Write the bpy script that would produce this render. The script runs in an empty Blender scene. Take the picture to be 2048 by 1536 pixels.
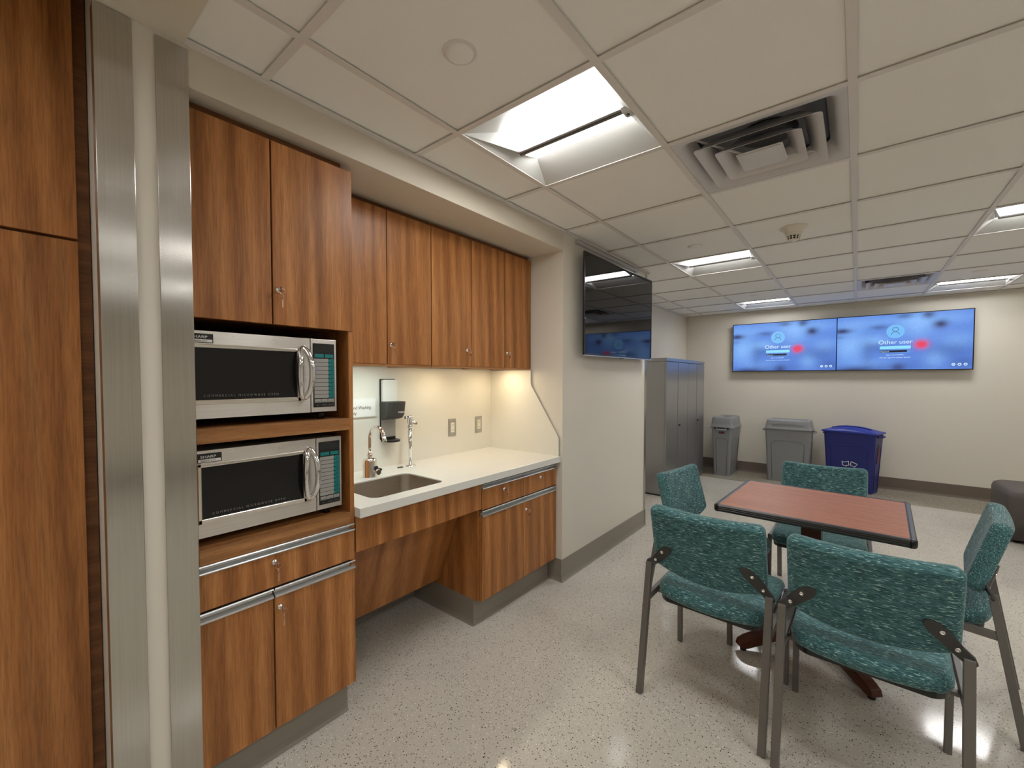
import bpy, bmesh, math, random
from mathutils import Vector, Matrix
random.seed(7)
PI = math.pi
COL = bpy.context.scene.collection
SC = bpy.context.scene

# ------------------------------------------------------------------ materials
def newmat(name):
    m = bpy.data.materials.new(name); m.use_nodes = True
    nt = m.node_tree; b = nt.nodes['Principled BSDF']
    return m, nt, b
def srgb(r, g, b):
    f = lambda c: (c/255/12.92) if c/255 <= .04045 else ((c/255+.055)/1.055)**2.4
    return (f(r), f(g), f(b), 1)
def N(nt, t, **kw):
    n = nt.nodes.new(t)
    for k, v in kw.items():
        if k in n.inputs.keys(): n.inputs[k].default_value = v
        else: setattr(n, k, v)
    return n
def coords(nt, scale, rnd=False, rot=(0, 0, 0), kind='Object'):
    tc = N(nt, 'ShaderNodeTexCoord'); mp = N(nt, 'ShaderNodeMapping')
    src = tc.outputs[kind]
    if rnd:
        oi = N(nt, 'ShaderNodeObjectInfo')
        ml = N(nt, 'ShaderNodeMath', operation='MULTIPLY'); ml.inputs[1].default_value = 37.0
        nt.links.new(oi.outputs['Random'], ml.inputs[0])
        cb = N(nt, 'ShaderNodeCombineXYZ')
        for i in range(3): nt.links.new(ml.outputs[0], cb.inputs[i])
        ad = N(nt, 'ShaderNodeVectorMath', operation='ADD')
        nt.links.new(src, ad.inputs[0]); nt.links.new(cb.outputs[0], ad.inputs[1]); src = ad.outputs[0]
    nt.links.new(src, mp.inputs['Vector'])
    mp.inputs['Scale'].default_value = scale; mp.inputs['Rotation'].default_value = rot
    return mp.outputs[0]
def ramp(nt, fac, stops, interp='LINEAR'):
    r = N(nt, 'ShaderNodeValToRGB'); r.color_ramp.interpolation = interp
    e = r.color_ramp.elements
    while len(e) < len(stops): e.new(.5)
    for el, (p, c) in zip(e, stops): el.position = p; el.color = c
    nt.links.new(fac, r.inputs[0]); return r.outputs[0]
def mixc(nt, fac, a, b, mode='MIX'):
    m = N(nt, 'ShaderNodeMix', data_type='RGBA', blend_type=mode)
    for i, v in ((0, fac), (6, a), (7, b)):
        if hasattr(v, 'links'): nt.links.new(v, m.inputs[i])
        else: m.inputs[i].default_value = v
    return m.outputs[2]
def bump(nt, b, h, strength=.2, dist=.001):
    bp = N(nt, 'ShaderNodeBump'); bp.inputs['Strength'].default_value = strength; bp.inputs['Distance'].default_value = dist
    nt.links.new(h, bp.inputs['Height']); nt.links.new(bp.outputs[0], b.inputs['Normal'])
def noise(nt, vec, scale=1, detail=2, rough=.5):
    n = N(nt, 'ShaderNodeTexNoise'); n.inputs['Scale'].default_value = scale
    n.inputs['Detail'].default_value = detail; n.inputs['Roughness'].default_value = rough
    nt.links.new(vec, n.inputs['Vector']); return n.outputs[0]
def plain(name, c, rough=.5, metal=0, spec=.5, grain=0, gs=300, coat=0):
    m, nt, b = newmat(name)
    b.inputs['Base Color'].default_value = c; b.inputs['Roughness'].default_value = rough
    b.inputs['Metallic'].default_value = metal; b.inputs['Specular IOR Level'].default_value = spec
    b.inputs['Coat Weight'].default_value = coat; b.inputs['Coat Roughness'].default_value = .05
    if grain:
        bump(nt, b, noise(nt, coords(nt, (1, 1, 1)), gs, 3), grain, .001)
    return m
def wood(name, cols, scale, rough=.35, fine=6.0):
    # scale: mapping that stretches the grain along one axis
    m, nt, b = newmat(name)
    v = coords(nt, scale, rnd=True)
    n1 = noise(nt, v, .55, 5, .62)
    big = noise(nt, v, .18, 2, .5)
    n2 = noise(nt, coords(nt, tuple(s*fine for s in scale), rnd=True), 1, 3, .7)
    w = N(nt, 'ShaderNodeTexWave', wave_type='BANDS', bands_direction='DIAGONAL'); nt.links.new(v, w.inputs['Vector'])
    w.inputs['Scale'].default_value = .16; w.inputs['Distortion'].default_value = 6.5; w.inputs['Detail'].default_value = 3
    w.inputs['Detail Scale'].default_value = .5
    c = ramp(nt, n1, [(.25, cols[0]), (.5, cols[1]), (.75, cols[2])])
    c2 = mixc(nt, .34, c, ramp(nt, w.outputs[0], [(0, cols[0]), (.6, cols[1]), (1, cols[2])]))
    c3 = mixc(nt, .72, c2, ramp(nt, n2, [(.3, (.60, .57, .54, 1)), (.62, (1.16, 1.16, 1.16, 1))]), 'MULTIPLY')
    c4 = mixc(nt, .5, c3, ramp(nt, big, [(.35, (.8, .78, .76, 1)), (.65, (1.1, 1.1, 1.1, 1))]), 'MULTIPLY')
    nt.links.new(c4, b.inputs['Base Color'])
    b.inputs['Roughness'].default_value = rough; b.inputs['Specular IOR Level'].default_value = .4
    bump(nt, b, n2, .08, .0005)
    return m

WC = (srgb(122, 75, 36), srgb(172, 112, 60), srgb(200, 142, 86))
M = {}
M['wood'] = wood('walnut_laminate', WC, (46, 46, 2.0), .38, 5.0)
M['wood_edge'] = wood('walnut_edge', (srgb(128, 84, 48), srgb(164, 114, 68), srgb(188, 138, 88)), (40, 3, 90))
M['wood_side'] = wood('walnut_side', WC, (34, 34, 2.2))
M['wood_inner'] = wood('walnut_interior', (srgb(98, 60, 32), srgb(124, 80, 46), srgb(144, 96, 58)), (40, 3, 60))
M['table_top'] = wood('cherry_laminate', (srgb(162, 100, 68), srgb(176, 114, 80), srgb(188, 128, 94)), (5.0, 90, 90), .42, 4)
M['wood_slope'] = wood('walnut_sloping_panel', WC, (2, 34, 2.2))
M['table_base'] = wood('dark_cherry', (srgb(62, 30, 18), srgb(88, 44, 26), srgb(110, 58, 36)), (14, 14, 14), .35)

def wallmat(name, c):
    m, nt, b = newmat(name)
    v = coords(nt, (1, 1, 1))
    n = noise(nt, v, 1.3, 2)
    nt.links.new(mixc(nt, .35, c, ramp(nt, n, [(.3, tuple(x*.95 for x in c[:3])+(1,)), (.7, c)])), b.inputs['Base Color'])
    b.inputs['Roughness'].default_value = .55; b.inputs['Specular IOR Level'].default_value = .35
    bump(nt, b, noise(nt, v, 180, 3), .12, .001)
    return m
M['wall'] = wallmat('wall_paint', srgb(222, 216, 204))
M['soffit'] = wallmat('soffit_paint', srgb(216, 208, 192))
M['ceil_tile'] = plain('ceiling_tile', srgb(243, 241, 236), .9, spec=.1, grain=.35, gs=500)
M['ceil_grid'] = plain('ceiling_grid', srgb(222, 217, 212), .5)
M['dark_gap'] = plain('dark_gap', srgb(40, 36, 32), .9)
M['base'] = plain('rubber_base', srgb(138, 131, 120), .42)
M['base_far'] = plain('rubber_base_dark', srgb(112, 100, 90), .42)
M['white_solid'] = plain('white_solid_surface', srgb(226, 226, 220), .22, coat=.1)
M['splash'] = plain('splash_panel', srgb(228, 225, 214), .35)
M['splash_edge_shaded'] = plain('splash_edge_shaded', srgb(176, 172, 162), .4)  # splash panel rim: its grey shading is put into the colour
M['chrome'] = plain('chrome', (.82, .82, .82, 1), .06, 1)
M['alu'] = plain('brushed_aluminium', (.58, .59, .60, 1), .3, 1)
M['silverpaint'] = plain('grey_powder_coat', srgb(120, 117, 113), .38, .55)
M['dkplastic'] = plain('charcoal_plastic', srgb(58, 57, 56), .5)
M['black'] = plain('black_plastic', srgb(18, 18, 19), .4)
M['tvblack'] = plain('tv_bezel', srgb(14, 14, 15), .3)
M['tvscreen'] = plain('switched_off_screen', srgb(12, 10, 11), .03, spec=.5)
M['window'] = plain('microwave_window', srgb(18, 18, 19), .22, spec=.4)
M['window2'] = M['window']
M['white'] = plain('white_plastic', srgb(232, 232, 228), .35)
M['cream'] = plain('cream_plastic', srgb(226, 222, 206), .4)
M['copper'] = plain('brass_key', (.55, .36, .26, 1), .3, 1)
M['paper'] = plain('printed_paper', srgb(240, 240, 236), .5)
M['ink'] = plain('ink', srgb(40, 48, 52), .6)
M['greytext'] = plain('grey_print', srgb(120, 120, 118), .6)
M['whitetext'] = plain('white_print', srgb(225, 225, 222), .5)
M['redtext'] = plain('red_print', srgb(196, 60, 48), .5)
M['teal'] = plain('teal_print', srgb(10, 122, 122), .4)
M['greykey'] = plain('grey_key', srgb(160, 158, 154), .45)
M['display'] = plain('display_glass', srgb(42, 44, 44), .15)
M['bin_grey'] = plain('grey_bin_plastic', srgb(134, 135, 137), .42, grain=.1, gs=800)
M['bin_grey_dark'] = plain('grey_bin_recess', srgb(100, 101, 103), .45)
M['bin_blue'] = plain('blue_bin_plastic', srgb(30, 38, 112), .4, grain=.1, gs=800)
M['bin_blue_lid'] = plain('blue_lid_plastic', srgb(38, 56, 158), .35)
M['ottoman'] = plain('grey_vinyl', srgb(84, 76, 74), .5, grain=.2)
M['vent'] = plain('white_enamel', srgb(208, 205, 204), .4)
M['ventdark'] = plain('duct_interior', srgb(120, 122, 130), .7)
M['pan'] = plain('white_pan_enamel', srgb(196, 196, 192), .4)
M['steel_plain'] = plain('steel_edge', (.5, .49, .47, 1), .35, 1)
M['table_edge'] = plain('black_rubber_edge', srgb(52, 51, 50), .35)
M['table_corner'] = plain('black_corner_cap', srgb(14, 14, 15), .25)
M['spine_grey'] = plain('satin_spine', (.30, .29, .29, 1), .3, .9)
M['trim_steel'] = plain('polished_steel_trim', (.74, .71, .67, 1), .18, 1)

def brushed(name, c, axis, rough=.28, streak=.5, metal=1.0):
    m, nt, b = newmat(name)
    sc = [260, 260, 260]; sc[axis] = 2.5
    n = noise(nt, coords(nt, tuple(sc)), 1, 3, .6)
    b.inputs['Base Color'].default_value = c; b.inputs['Metallic'].default_value = metal
    blot = noise(nt, coords(nt, (1, 1, 1)), 9, 4, .6)
    r = N(nt, 'ShaderNodeMapRange'); nt.links.new(blot, r.inputs[0])
    r.inputs[1].default_value = .3; r.inputs[2].default_value = .7
    r.inputs[3].default_value = rough*.85; r.inputs[4].default_value = rough*1.25
    nt.links.new(r.outputs[0], b.inputs['Roughness'])
    b.inputs['Anisotropic'].default_value = streak
    tg = N(nt, 'ShaderNodeTangent', direction_type='RADIAL', axis='XYZ'[axis]); nt.links.new(tg.outputs[0], b.inputs['Tangent'])
    tint = mixc(nt, .35, c, ramp(nt, n, [(.3, tuple(x*.8 for x in c[:3])+(1,)), (.7, tuple(min(1, x*1.12) for x in c[:3])+(1,))]))
    nt.links.new(tint, b.inputs['Base Color'])
    return m
M['guard'] = brushed('brushed_stainless', (.55, .535, .50, 1), 2, .22, .95)
M['mw_steel'] = brushed('microwave_steel', (.64, .61, .57, 1), 1, .30, .8)
M['locker'] = plain('satin_grey_steel', (.40, .40, .40, 1), .30, .8)
M['sink'] = brushed('sink_steel', (.62, .58, .52, 1), 1, .3, .5)

def floor_mat():
    m, nt, b = newmat('speckled_sheet_floor')
    v = coords(nt, (1, 1, 1))
    base = mixc(nt, .5, srgb(202, 197, 186), ramp(nt, noise(nt, v, 3, 3), [(.35, srgb(196, 191, 180)), (.65, srgb(208, 203, 192))]))
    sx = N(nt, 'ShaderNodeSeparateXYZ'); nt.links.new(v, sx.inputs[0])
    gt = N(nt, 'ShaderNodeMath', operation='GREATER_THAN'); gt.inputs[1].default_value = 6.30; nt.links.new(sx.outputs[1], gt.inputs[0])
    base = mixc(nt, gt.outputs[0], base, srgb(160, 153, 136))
    def specks(scale, colr, thr, size, off):
        vv = coords(nt, (1, 1, 1)); mp = nt.nodes[-1]
        mp.inputs['Location'].default_value = (off, off*.7, 0)
        wv = N(nt, 'ShaderNodeVectorMath', operation='ADD')
        nz = N(nt, 'ShaderNodeTexNoise'); nz.inputs['Scale'].default_value = scale*1.3; nt.links.new(vv, nz.inputs['Vector'])
        sc = N(nt, 'ShaderNodeVectorMath', operation='SCALE'); sc.inputs['Scale'].default_value = .9/scale
        nt.links.new(nz.outputs['Color'], sc.inputs[0]); nt.links.new(vv, wv.inputs[0]); nt.links.new(sc.outputs[0], wv.inputs[1])
        vo = N(nt, 'ShaderNodeTexVoronoi'); vo.inputs['Scale'].default_value = scale; nt.links.new(wv.outputs[0], vo.inputs['Vector'])
        s2 = N(nt, 'ShaderNodeSeparateColor'); nt.links.new(vo.outputs['Color'], s2.inputs[0])
        lt = N(nt, 'ShaderNodeMath', operation='LESS_THAN'); lt.inputs[1].default_value = thr; nt.links.new(s2.outputs[0], lt.inputs[0])
        ds = N(nt, 'ShaderNodeMath', operation='LESS_THAN'); ds.inputs[1].default_value = size; nt.links.new(vo.outputs['Distance'], ds.inputs[0])
        mu = N(nt, 'ShaderNodeMath', operation='MULTIPLY'); nt.links.new(lt.outputs[0], mu.inputs[0]); nt.links.new(ds.outputs[0], mu.inputs[1])
        return mu.outputs[0], colr
    col = base
    for f, c in (specks(170, srgb(226, 220, 206), .3, .3, 3.1), specks(150, srgb(240, 235, 222), .12, .34, 7.7),
                 specks(150, srgb(112, 104, 92), .16, .32, 1.3), specks(130, srgb(72, 66, 58), .13, .31, 5.5)):
        col = mixc(nt, f, col, c)
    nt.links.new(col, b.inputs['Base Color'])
    r = N(nt, 'ShaderNodeMapRange'); nt.links.new(noise(nt, v, 2.2, 3), r.inputs[0])
    r.inputs[3].default_value = .05; r.inputs[4].default_value = .17
    nt.links.new(r.outputs[0], b.inputs['Roughness']); b.inputs['Specular IOR Level'].default_value = .55
    bump(nt, b, noise(nt, coords(nt, (1.2, 1, 1)), 5, 3), .12, .004)
    return m
M['floor'] = floor_mat()

def fabric_mat():
    m, nt, b = newmat('teal_dash_fabric')
    v = coords(nt, (34, 260, 300))
    n = noise(nt, v, 1, 2, .6)
    v2 = coords(nt, (50, 250, 270))
    n2 = noise(nt, v2, 1, 1, .5)
    base = ramp(nt, n, [(.34, srgb(42, 76, 80)), (.5, srgb(66, 108, 112)), (.66, srgb(94, 138, 142))])
    dash = ramp(nt, n2, [(.63, (0, 0, 0, 1)), (.675, (1, 1, 1, 1))])
    c = mixc(nt, dash, base, srgb(158, 198, 196))
    nt.links.new(c, b.inputs['Base Color'])
    b.inputs['Roughness'].default_value = .75; b.inputs['Specular IOR Level'].default_value = .25
    b.inputs['Sheen Weight'].default_value = .25; b.inputs['Sheen Roughness'].default_value = .4
    bump(nt, b, n, .5, .0012)
    return m
M['fabric'] = fabric_mat()

def emit(name, c, s):
    m, nt, b = newmat(name)
    b.inputs['Base Color'].default_value = (.8, .8, .8, 1)
    b.inputs['Emission Color'].default_value = c; b.inputs['Emission Strength'].default_value = s
    return m
LIGHT_S = 28.0
M['lens'] = emit('light_lens', (1, .99, .97, 1), LIGHT_S)
M['puck_warm'] = emit('warm_under_cabinet_lens', (1, .80, .52, 1), 78)
M['strip_cool'] = emit('cool_under_cabinet_lens', (.84, 1, .96, 1), 52)
M['ui_cyan'] = emit('screen_light_blue', (.18, .50, .92, 1), 1.0)
M['ui_bar'] = emit('screen_cyan_bar', (.25, .68, 1.0, 1), 1.1)
M['ui_dark'] = emit('screen_dark_field', (.01, .015, .06, 1), .6)
M['ui_white'] = emit('screen_white', (.62, .82, 1, 1), 1.1)
M['ui_mid'] = emit('screen_blue_field', (.13, .30, .75, 1), .9)
for k in ('ui_dark', 'ui_cyan', 'ui_bar', 'ui_white', 'ui_mid'):
    M[k].node_tree.nodes['Principled BSDF'].inputs['Base Color'].default_value = (.01, .01, .01, 1)
def screen_mat():
    m, nt, b = newmat('glowing_login_screen')
    b.inputs['Base Color'].default_value = (.01, .01, .01, 1); b.inputs['Roughness'].default_value = .2
    a = N(nt, 'ShaderNodeVertexColor'); a.layer_name = 'picture'
    nt.links.new(a.outputs[0], b.inputs['Emission Color']); b.inputs['Emission Strength'].default_value = 1.0
    return m
M['screen'] = screen_mat()

# ------------------------------------------------------------------ geometry helpers
def box(bm, x0, x1, y0, y1, z0, z1, mi=0):
    v = [bm.verts.new(p) for p in ((x0, y0, z0), (x1, y0, z0), (x1, y1, z0), (x0, y1, z0), (x0, y0, z1), (x1, y0, z1), (x1, y1, z1), (x0, y1, z1))]
    fs = [bm.faces.new([v[i] for i in q]) for q in ((3, 2, 1, 0), (4, 5, 6, 7), (0, 1, 5, 4), (1, 2, 6, 5), (2, 3, 7, 6), (3, 0, 4, 7))]
    for f in fs: f.material_index = mi
    return v
def beam(bm, p0, p1, w, h, up=(0, 0, 1), w1=None, h1=None, mi=0):
    p0, p1 = Vector(p0), Vector(p1); d = (p1-p0).normalized(); up = Vector(up)
    s = d.cross(up).normalized(); u = s.cross(d).normalized()
    w1 = w1 or w; h1 = h1 or h
    a = [bm.verts.new(p0+s*i*w/2+u*j*h/2) for i, j in ((-1, -1), (1, -1), (1, 1), (-1, 1))]
    b = [bm.verts.new(p1+s*i*w1/2+u*j*h1/2) for i, j in ((-1, -1), (1, -1), (1, 1), (-1, 1))]
    fs = [bm.faces.new(a[::-1]), bm.faces.new(b)]+[bm.faces.new((a[i], a[(i+1) % 4], b[(i+1) % 4], b[i])) for i in range(4)]
    for f in fs: f.material_index = mi
def prism(bm, pts, axis, a, b, mi=0):
    # pts 2D polygon in the two remaining axes (order: the axes after removing `axis`)
    def mk(p, t):
        c = list(p); c.insert(axis, t); return bm.verts.new(c)
    A = [mk(p, a) for p in pts]; B = [mk(p, b) for p in pts]
    n = len(pts)
    fs = [bm.faces.new(A), bm.faces.new(B[::-1])]
    for i in range(n): fs.append(bm.faces.new((A[(i+1) % n], A[i], B[i], B[(i+1) % n])))
    for f in fs: f.material_index = mi
    return fs
def frame_of(d):
    d = Vector(d).normalized(); a = Vector((0, 0, 1)) if abs(d.z) < .9 else Vector((1, 0, 0))
    s = d.cross(a).normalized(); return s, s.cross(d).normalized()
def cyl(bm, p0, p1, r0, r1=None, seg=24, mi=0, cap=True):
    p0, p1 = Vector(p0), Vector(p1); r1 = r0 if r1 is None else r1
    s, u = frame_of(p1-p0)
    A = [bm.verts.new(p0+(s*math.cos(t)+u*math.sin(t))*r0) for t in (2*PI*i/seg for i in range(seg))]
    B = [bm.verts.new(p1+(s*math.cos(t)+u*math.sin(t))*r1) for t in (2*PI*i/seg for i in range(seg))]
    for i in range(seg):
        f = bm.faces.new((A[i], A[(i+1) % seg], B[(i+1) % seg], B[i])); f.smooth = True; f.material_index = mi
    if cap:
        for f in (bm.faces.new(A[::-1]), bm.faces.new(B)): f.material_index = mi
def lathe(bm, prof, c, axis=(0, 0, 1), seg=28, mi=0):
    c = Vector(c); ax = Vector(axis).normalized(); s, u = frame_of(ax); rings = []
    for r, h in prof:
        if r < 1e-6: rings.append([bm.verts.new(c+ax*h)])
        else: rings.append([bm.verts.new(c+ax*h+(s*math.cos(2*PI*i/seg)+u*math.sin(2*PI*i/seg))*r) for i in range(seg)])
    for A, B in zip(rings, rings[1:]):
        for i in range(seg):
            j = (i+1) % seg
            vs = [A[i % len(A)], A[j % len(A)], B[j % len(B)], B[i % len(B)]]
            vs = list(dict.fromkeys(vs))
            if len(vs) > 2:
                f = bm.faces.new(vs); f.smooth = True; f.material_index = mi
def tube(bm, pts, r, seg=14, closed=False, rx=None, mi=0):
    pts = [Vector(p) for p in pts]; n = len(pts); rings = []
    prev = None
    for i, p in enumerate(pts):
        a = pts[(i-1) % n] if (closed or i > 0) else p; b = pts[(i+1) % n] if (closed or i < n-1) else p
        d = (b-a).normalized()
        if prev is None: s, u = frame_of(d)
        else:
            s = (prev-d*prev.dot(d)).normalized(); u = s.cross(d).normalized()
        prev = s
        rr = r[i] if isinstance(r, (list, tuple)) else r
        rings.append([bm.verts.new(p+(s*math.cos(2*PI*k/seg)+u*math.sin(2*PI*k/seg))*rr) for k in range(seg)])
    m = n if closed else n-1
    for i in range(m):
        A, B = rings[i], rings[(i+1) % n]
        off = 0
        if closed and i == n-1:
            off = min(range(seg), key=lambda o: sum((A[k].co-B[(k+o) % seg].co).length for k in range(seg)))
        for k in range(seg):
            f = bm.faces.new((A[k], A[(k+1) % seg], B[(k+1+off) % seg], B[(k+off) % seg])); f.smooth = True; f.material_index = mi
    if not closed:
        bm.faces.new(rings[0][::-1]).material_index = mi; bm.faces.new(rings[-1]).material_index = mi
def rrect(w, h, r, n=5, cx=0, cy=0):
    o = []
    for (sx, sy, a0) in ((1, 1, 0), (-1, 1, 90), (-1, -1, 180), (1, -1, 270)):
        for i in range(n+1):
            a = math.radians(a0+90*i/n); o.append((cx+sx*(w/2-r)+r*math.cos(a), cy+sy*(h/2-r)+r*math.sin(a)))
    return o
def loft(bm, rings, cap0=True, cap1=True, smooth=False, mi=0):
    R = [[bm.verts.new(p) for p in ring] for ring in rings]; n = len(R[0])
    for A, B in zip(R, R[1:]):
        for i in range(n):
            f = bm.faces.new((A[i], A[(i+1) % n], B[(i+1) % n], B[i])); f.smooth = smooth; f.material_index = mi
    if cap0: bm.faces.new(R[0][::-1]).material_index = mi
    if cap1: bm.faces.new(R[-1]).material_index = mi
    return R
BM = bmesh.new
ROOTS = {}
def obj(name, bm, mats, parent=None, bevel=0, seg=2, **props):
    bmesh.ops.recalc_face_normals(bm, faces=bm.faces)
    me = bpy.data.meshes.new(name); bm.to_mesh(me); bm.free()
    for m in (mats if isinstance(mats, (list, tuple)) else [mats]): me.materials.append(M[m] if isinstance(m, str) else m)
    o = bpy.data.objects.new(name, me); COL.objects.link(o)
    if bevel:
        b = o.modifiers.new('bevel', 'BEVEL'); b.width = bevel; b.segments = seg; b.limit_method = 'ANGLE'; b.angle_limit = math.radians(40)
    if parent is not None:
        o.parent = parent
        base = ROOTS.get(parent.name)
        if base is not None:
            me.transform(Matrix.Translation(-base)); ROOTS[o.name] = base
    for k, v in props.items(): o[k] = v
    return o
def thing(name, label, cat, loc=(0, 0, 0), group=None, world=True, rotz=0):
    o = bpy.data.objects.new(name, None); COL.objects.link(o); o.empty_display_size = .05
    o.location = loc; o.rotation_euler[2] = rotz
    o['label'] = label; o['category'] = cat
    if group: o['group'] = group
    ROOTS[o.name] = Vector(loc) if world else Vector((0, 0, 0))
    return o
def tag(o, label, cat, group=None):
    o['label'] = label; o['category'] = cat
    if group: o['group'] = group
    return o
def struct(name, bm, mats, parent=None, bevel=0):
    o = obj(name, bm, mats, parent, bevel)
    if parent is None: o['kind'] = 'structure'
    return o
def text(name, body, size, loc, right, up, mat, parent, align='LEFT', ext=.0004, sx=1.0, spacing=1.0):
    cu = bpy.data.curves.new('txt', 'FONT'); cu.body = body; cu.size = size; cu.align_x = align; cu.extrude = ext
    cu.space_character = spacing
    t = bpy.data.objects.new('txt', cu); COL.objects.link(t)
    bpy.context.view_layer.update()
    dg = bpy.context.evaluated_depsgraph_get()
    me = bpy.data.meshes.new_from_object(t.evaluated_get(dg))
    bpy.data.objects.remove(t); bpy.data.curves.remove(cu)
    r, u = Vector(right).normalized()*sx, Vector(up).normalized(); n = r.normalized().cross(u)
    me.transform(Matrix(((r.x, u.x, n.x, loc[0]), (r.y, u.y, n.y, loc[1]), (r.z, u.z, n.z, loc[2]), (0, 0, 0, 1))))
    base = ROOTS.get(parent.name)
    if base is not None: me.transform(Matrix.Translation(-base))
    me.materials.clear(); me.materials.append(M[mat]); me.name = name
    o = bpy.data.objects.new(name, me); COL.objects.link(o); o.parent = parent
    if base is not None: ROOTS[o.name] = base
    return o
def dup(root, loc, rotz, label, group=None):
    r = root.copy(); COL.objects.link(r); r.location = loc; r.rotation_euler[2] = rotz; r['label'] = label
    if group: r['group'] = group
    for ch in list(root.children):
        c = ch.copy(); COL.objects.link(c); c.parent = r
        for g in list(ch.children):
            d = g.copy(); COL.objects.link(d); d.parent = c
    return r

# ------------------------------------------------------------------ key dimensions (metres; camera above the origin)
CAMZ = 1.3758
WX = -1.525          # face of the left wall
AY0, AY1 = .376, 2.41  # alcove along the left wall
BX = -2.164          # back of the alcove
CZ = 2.346           # ceiling grid face
FY = 7.025           # far wall
LX = -2.125          # left wall of the far bay
PY = 3.84            # end of the pier
T = .6096; GX = -1.2498; GY = .5832
RX = 4.3; BY = -2.6
DX = -1.57           # door faces of the deep units

# ------------------------------------------------------------------ room shell
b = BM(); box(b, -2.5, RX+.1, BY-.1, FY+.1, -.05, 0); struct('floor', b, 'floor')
b = BM(); box(b, -2.5, WX, AY1, PY, 0, CZ+.1); struct('wall_left', b, 'wall')            # pier
b = BM(); box(b, -2.5, WX, .189, AY0, 0, 2.5); struct('wall_left_column', b, 'wall')
b = BM(); box(b, -2.5, BX, AY0, AY1, 0, CZ+.1); struct('wall_alcove', b, 'wall')
b = BM(); box(b, BX, WX, AY0, AY1, 2.222, CZ+.1); struct('wall_left_header', b, 'soffit')
b = BM(); box(b, -2.5, LX, PY, FY, 0, CZ+.1); struct('wall_left_far', b, 'wall')
b = BM(); box(b, -2.5, RX+.1, FY, FY+.1, 0, CZ+.1); struct('wall_far', b, 'wall')
b = BM(); box(b, RX, RX+.1, BY, FY, 0, CZ+.1); struct('wall_right', b, 'wall')
b = BM(); box(b, -2.5, RX+.1, BY-.1, BY, 0, CZ+.1); struct('wall_back', b, 'wall')
b = BM(); box(b, -2.5, -2.3, BY, .189, 0, 2.5); box(b, -2.3, WX, BY, -.76, 0, 2.5); struct('wall_left_recess', b, 'wall')
b = BM(); box(b, WX, GX-.013, BY, .372, 2.336, CZ+.1); box(b, -2.4, WX, BY, .189, 2.47, CZ+.2); struct('ceiling_soffit', b, 'soffit')

# suspended ceiling: tile field with holes for fixtures, T grid below it
cells_light = [(0, 1), (0, 5), (0, 9), (3, 1), (3, 5), (3, 9), (6, 1), (6, 5), (6, 9), (3, -3), (6, -3), (0, -3)]
cells_vent = [(1, 2), (2, 8)]
holes = set(cells_light) | set(cells_vent)
b = BM()
TZ = CZ+.0065
for i in range(-3, 10):
    for j in range(-6, 12):
        if (i, j) in holes: continue
        x0, y0 = GX+i*T, GY+j*T; x1, y1 = x0+T, y0+T
        x0c, x1c, y0c, y1c = max(x0, -2.125), min(x1, RX), max(y0, BY), min(y1, FY)
        if x1c-x0c < .01 or y1c-y0c < .01: continue
        if x1c <= WX and y0c < PY and y1c <= PY: continue
        if x1c <= GX+.01 and y1c <= .372: continue
        if y1c <= PY+.01: x0c = max(x0c, WX)
        if x0c >= x1c: continue
        g = .0015
        box(b, x0c+g, x1c-g, y0c+g, y1c-g, TZ, TZ+.015)
struct('ceiling', b, 'ceil_tile')
b = BM(); box(b, -2.4, RX+.1, BY, FY, CZ+.2, CZ+.25); struct('ceiling_deck', b, 'dark_gap')
b = BM()
def tbar(x0, x1, y0, y1):
    box(b, x0, x1, y0, y1, CZ-.001, CZ+.0015)
hw = .0125
for i in range(-2, 10):
    x = GX+i*T
    if x > RX: continue
    y0 = PY if x < WX else (BY if x > GX-.1 else .372)
    tbar(x-hw, x+hw, y0, FY); box(b, x-.004, x+.004, y0, FY, CZ+.0015, CZ+.03)
for j in range(-5, 12):
    y = GY+j*T
    if y > FY: continue
    x0 = LX if y > PY else (WX if y > .372 else GX-.013)
    xs_ = [x0]+[GX+i*T for i in range(-2, 10) if x0+.03 < GX+i*T < RX]+[RX]
    for k_, (xa, xb) in enumerate(zip(xs_, xs_[1:])):
        xa2 = xa+(hw if k_ else 0); xb2 = xb-(hw if k_ < len(xs_)-2 else 0)
        tbar(xa2, xb2, y-hw, y+hw); box(b, xa2, xb2, y-.004, y+.004, CZ+.0015, CZ+.03)
struct('trim_1', b, 'ceil_grid')
b = BM()   # wall angle
for (x0, x1, y0, y1) in ((WX, WX+.02, .372, PY), (LX, LX+.02, PY, FY), (LX, RX, FY-.02, FY), (LX, WX+.02, PY, PY+.02)):
    box(b, x0, x1, y0, y1, CZ-.008, CZ+.001)
struct('trim_2', b, 'ceil_grid')

# rubber cove bases
def cove(name, p0, p1, n, mat='base', h=.15, parent=None):
    # run from p0 to p1 along a wall whose outward normal is n
    p0, p1, n = Vector(p0+(0,)), Vector(p1+(0,)), Vector(n+(0,))
    prof = [(0, h), (.004, h), (.0045, .03), (.008, .012), (.014, .002), (.014, 0), (0, 0)]
    bm = BM(); loft(bm, [[p+n*d+Vector((0, 0, z)) for d, z in prof] for p in (p0, p1)])
    return bm
def add_cove(name, segs, mat='base'):
    bm = BM()
    for p0, p1, n in segs:
        c = cove(name, p0, p1, n); me = bpy.data.meshes.new('t'); c.to_mesh(me); c.free(); bm.from_mesh(me); bpy.data.meshes.remove(me)
    return struct(name, bm, mat)
add_cove('baseboard_left', [((WX, AY1-.014), (WX, PY+.01), (1, 0)), ((WX, AY1), (BX, AY1), (0, -1)), ((LX, PY), (WX+.01, PY), (0, 1)), ((LX, PY), (LX, FY), (1, 0)),
                            ((WX, .18), (WX, .376), (1, 0)), ((WX, BY), (WX, -.76), (1, 0))])
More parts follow.
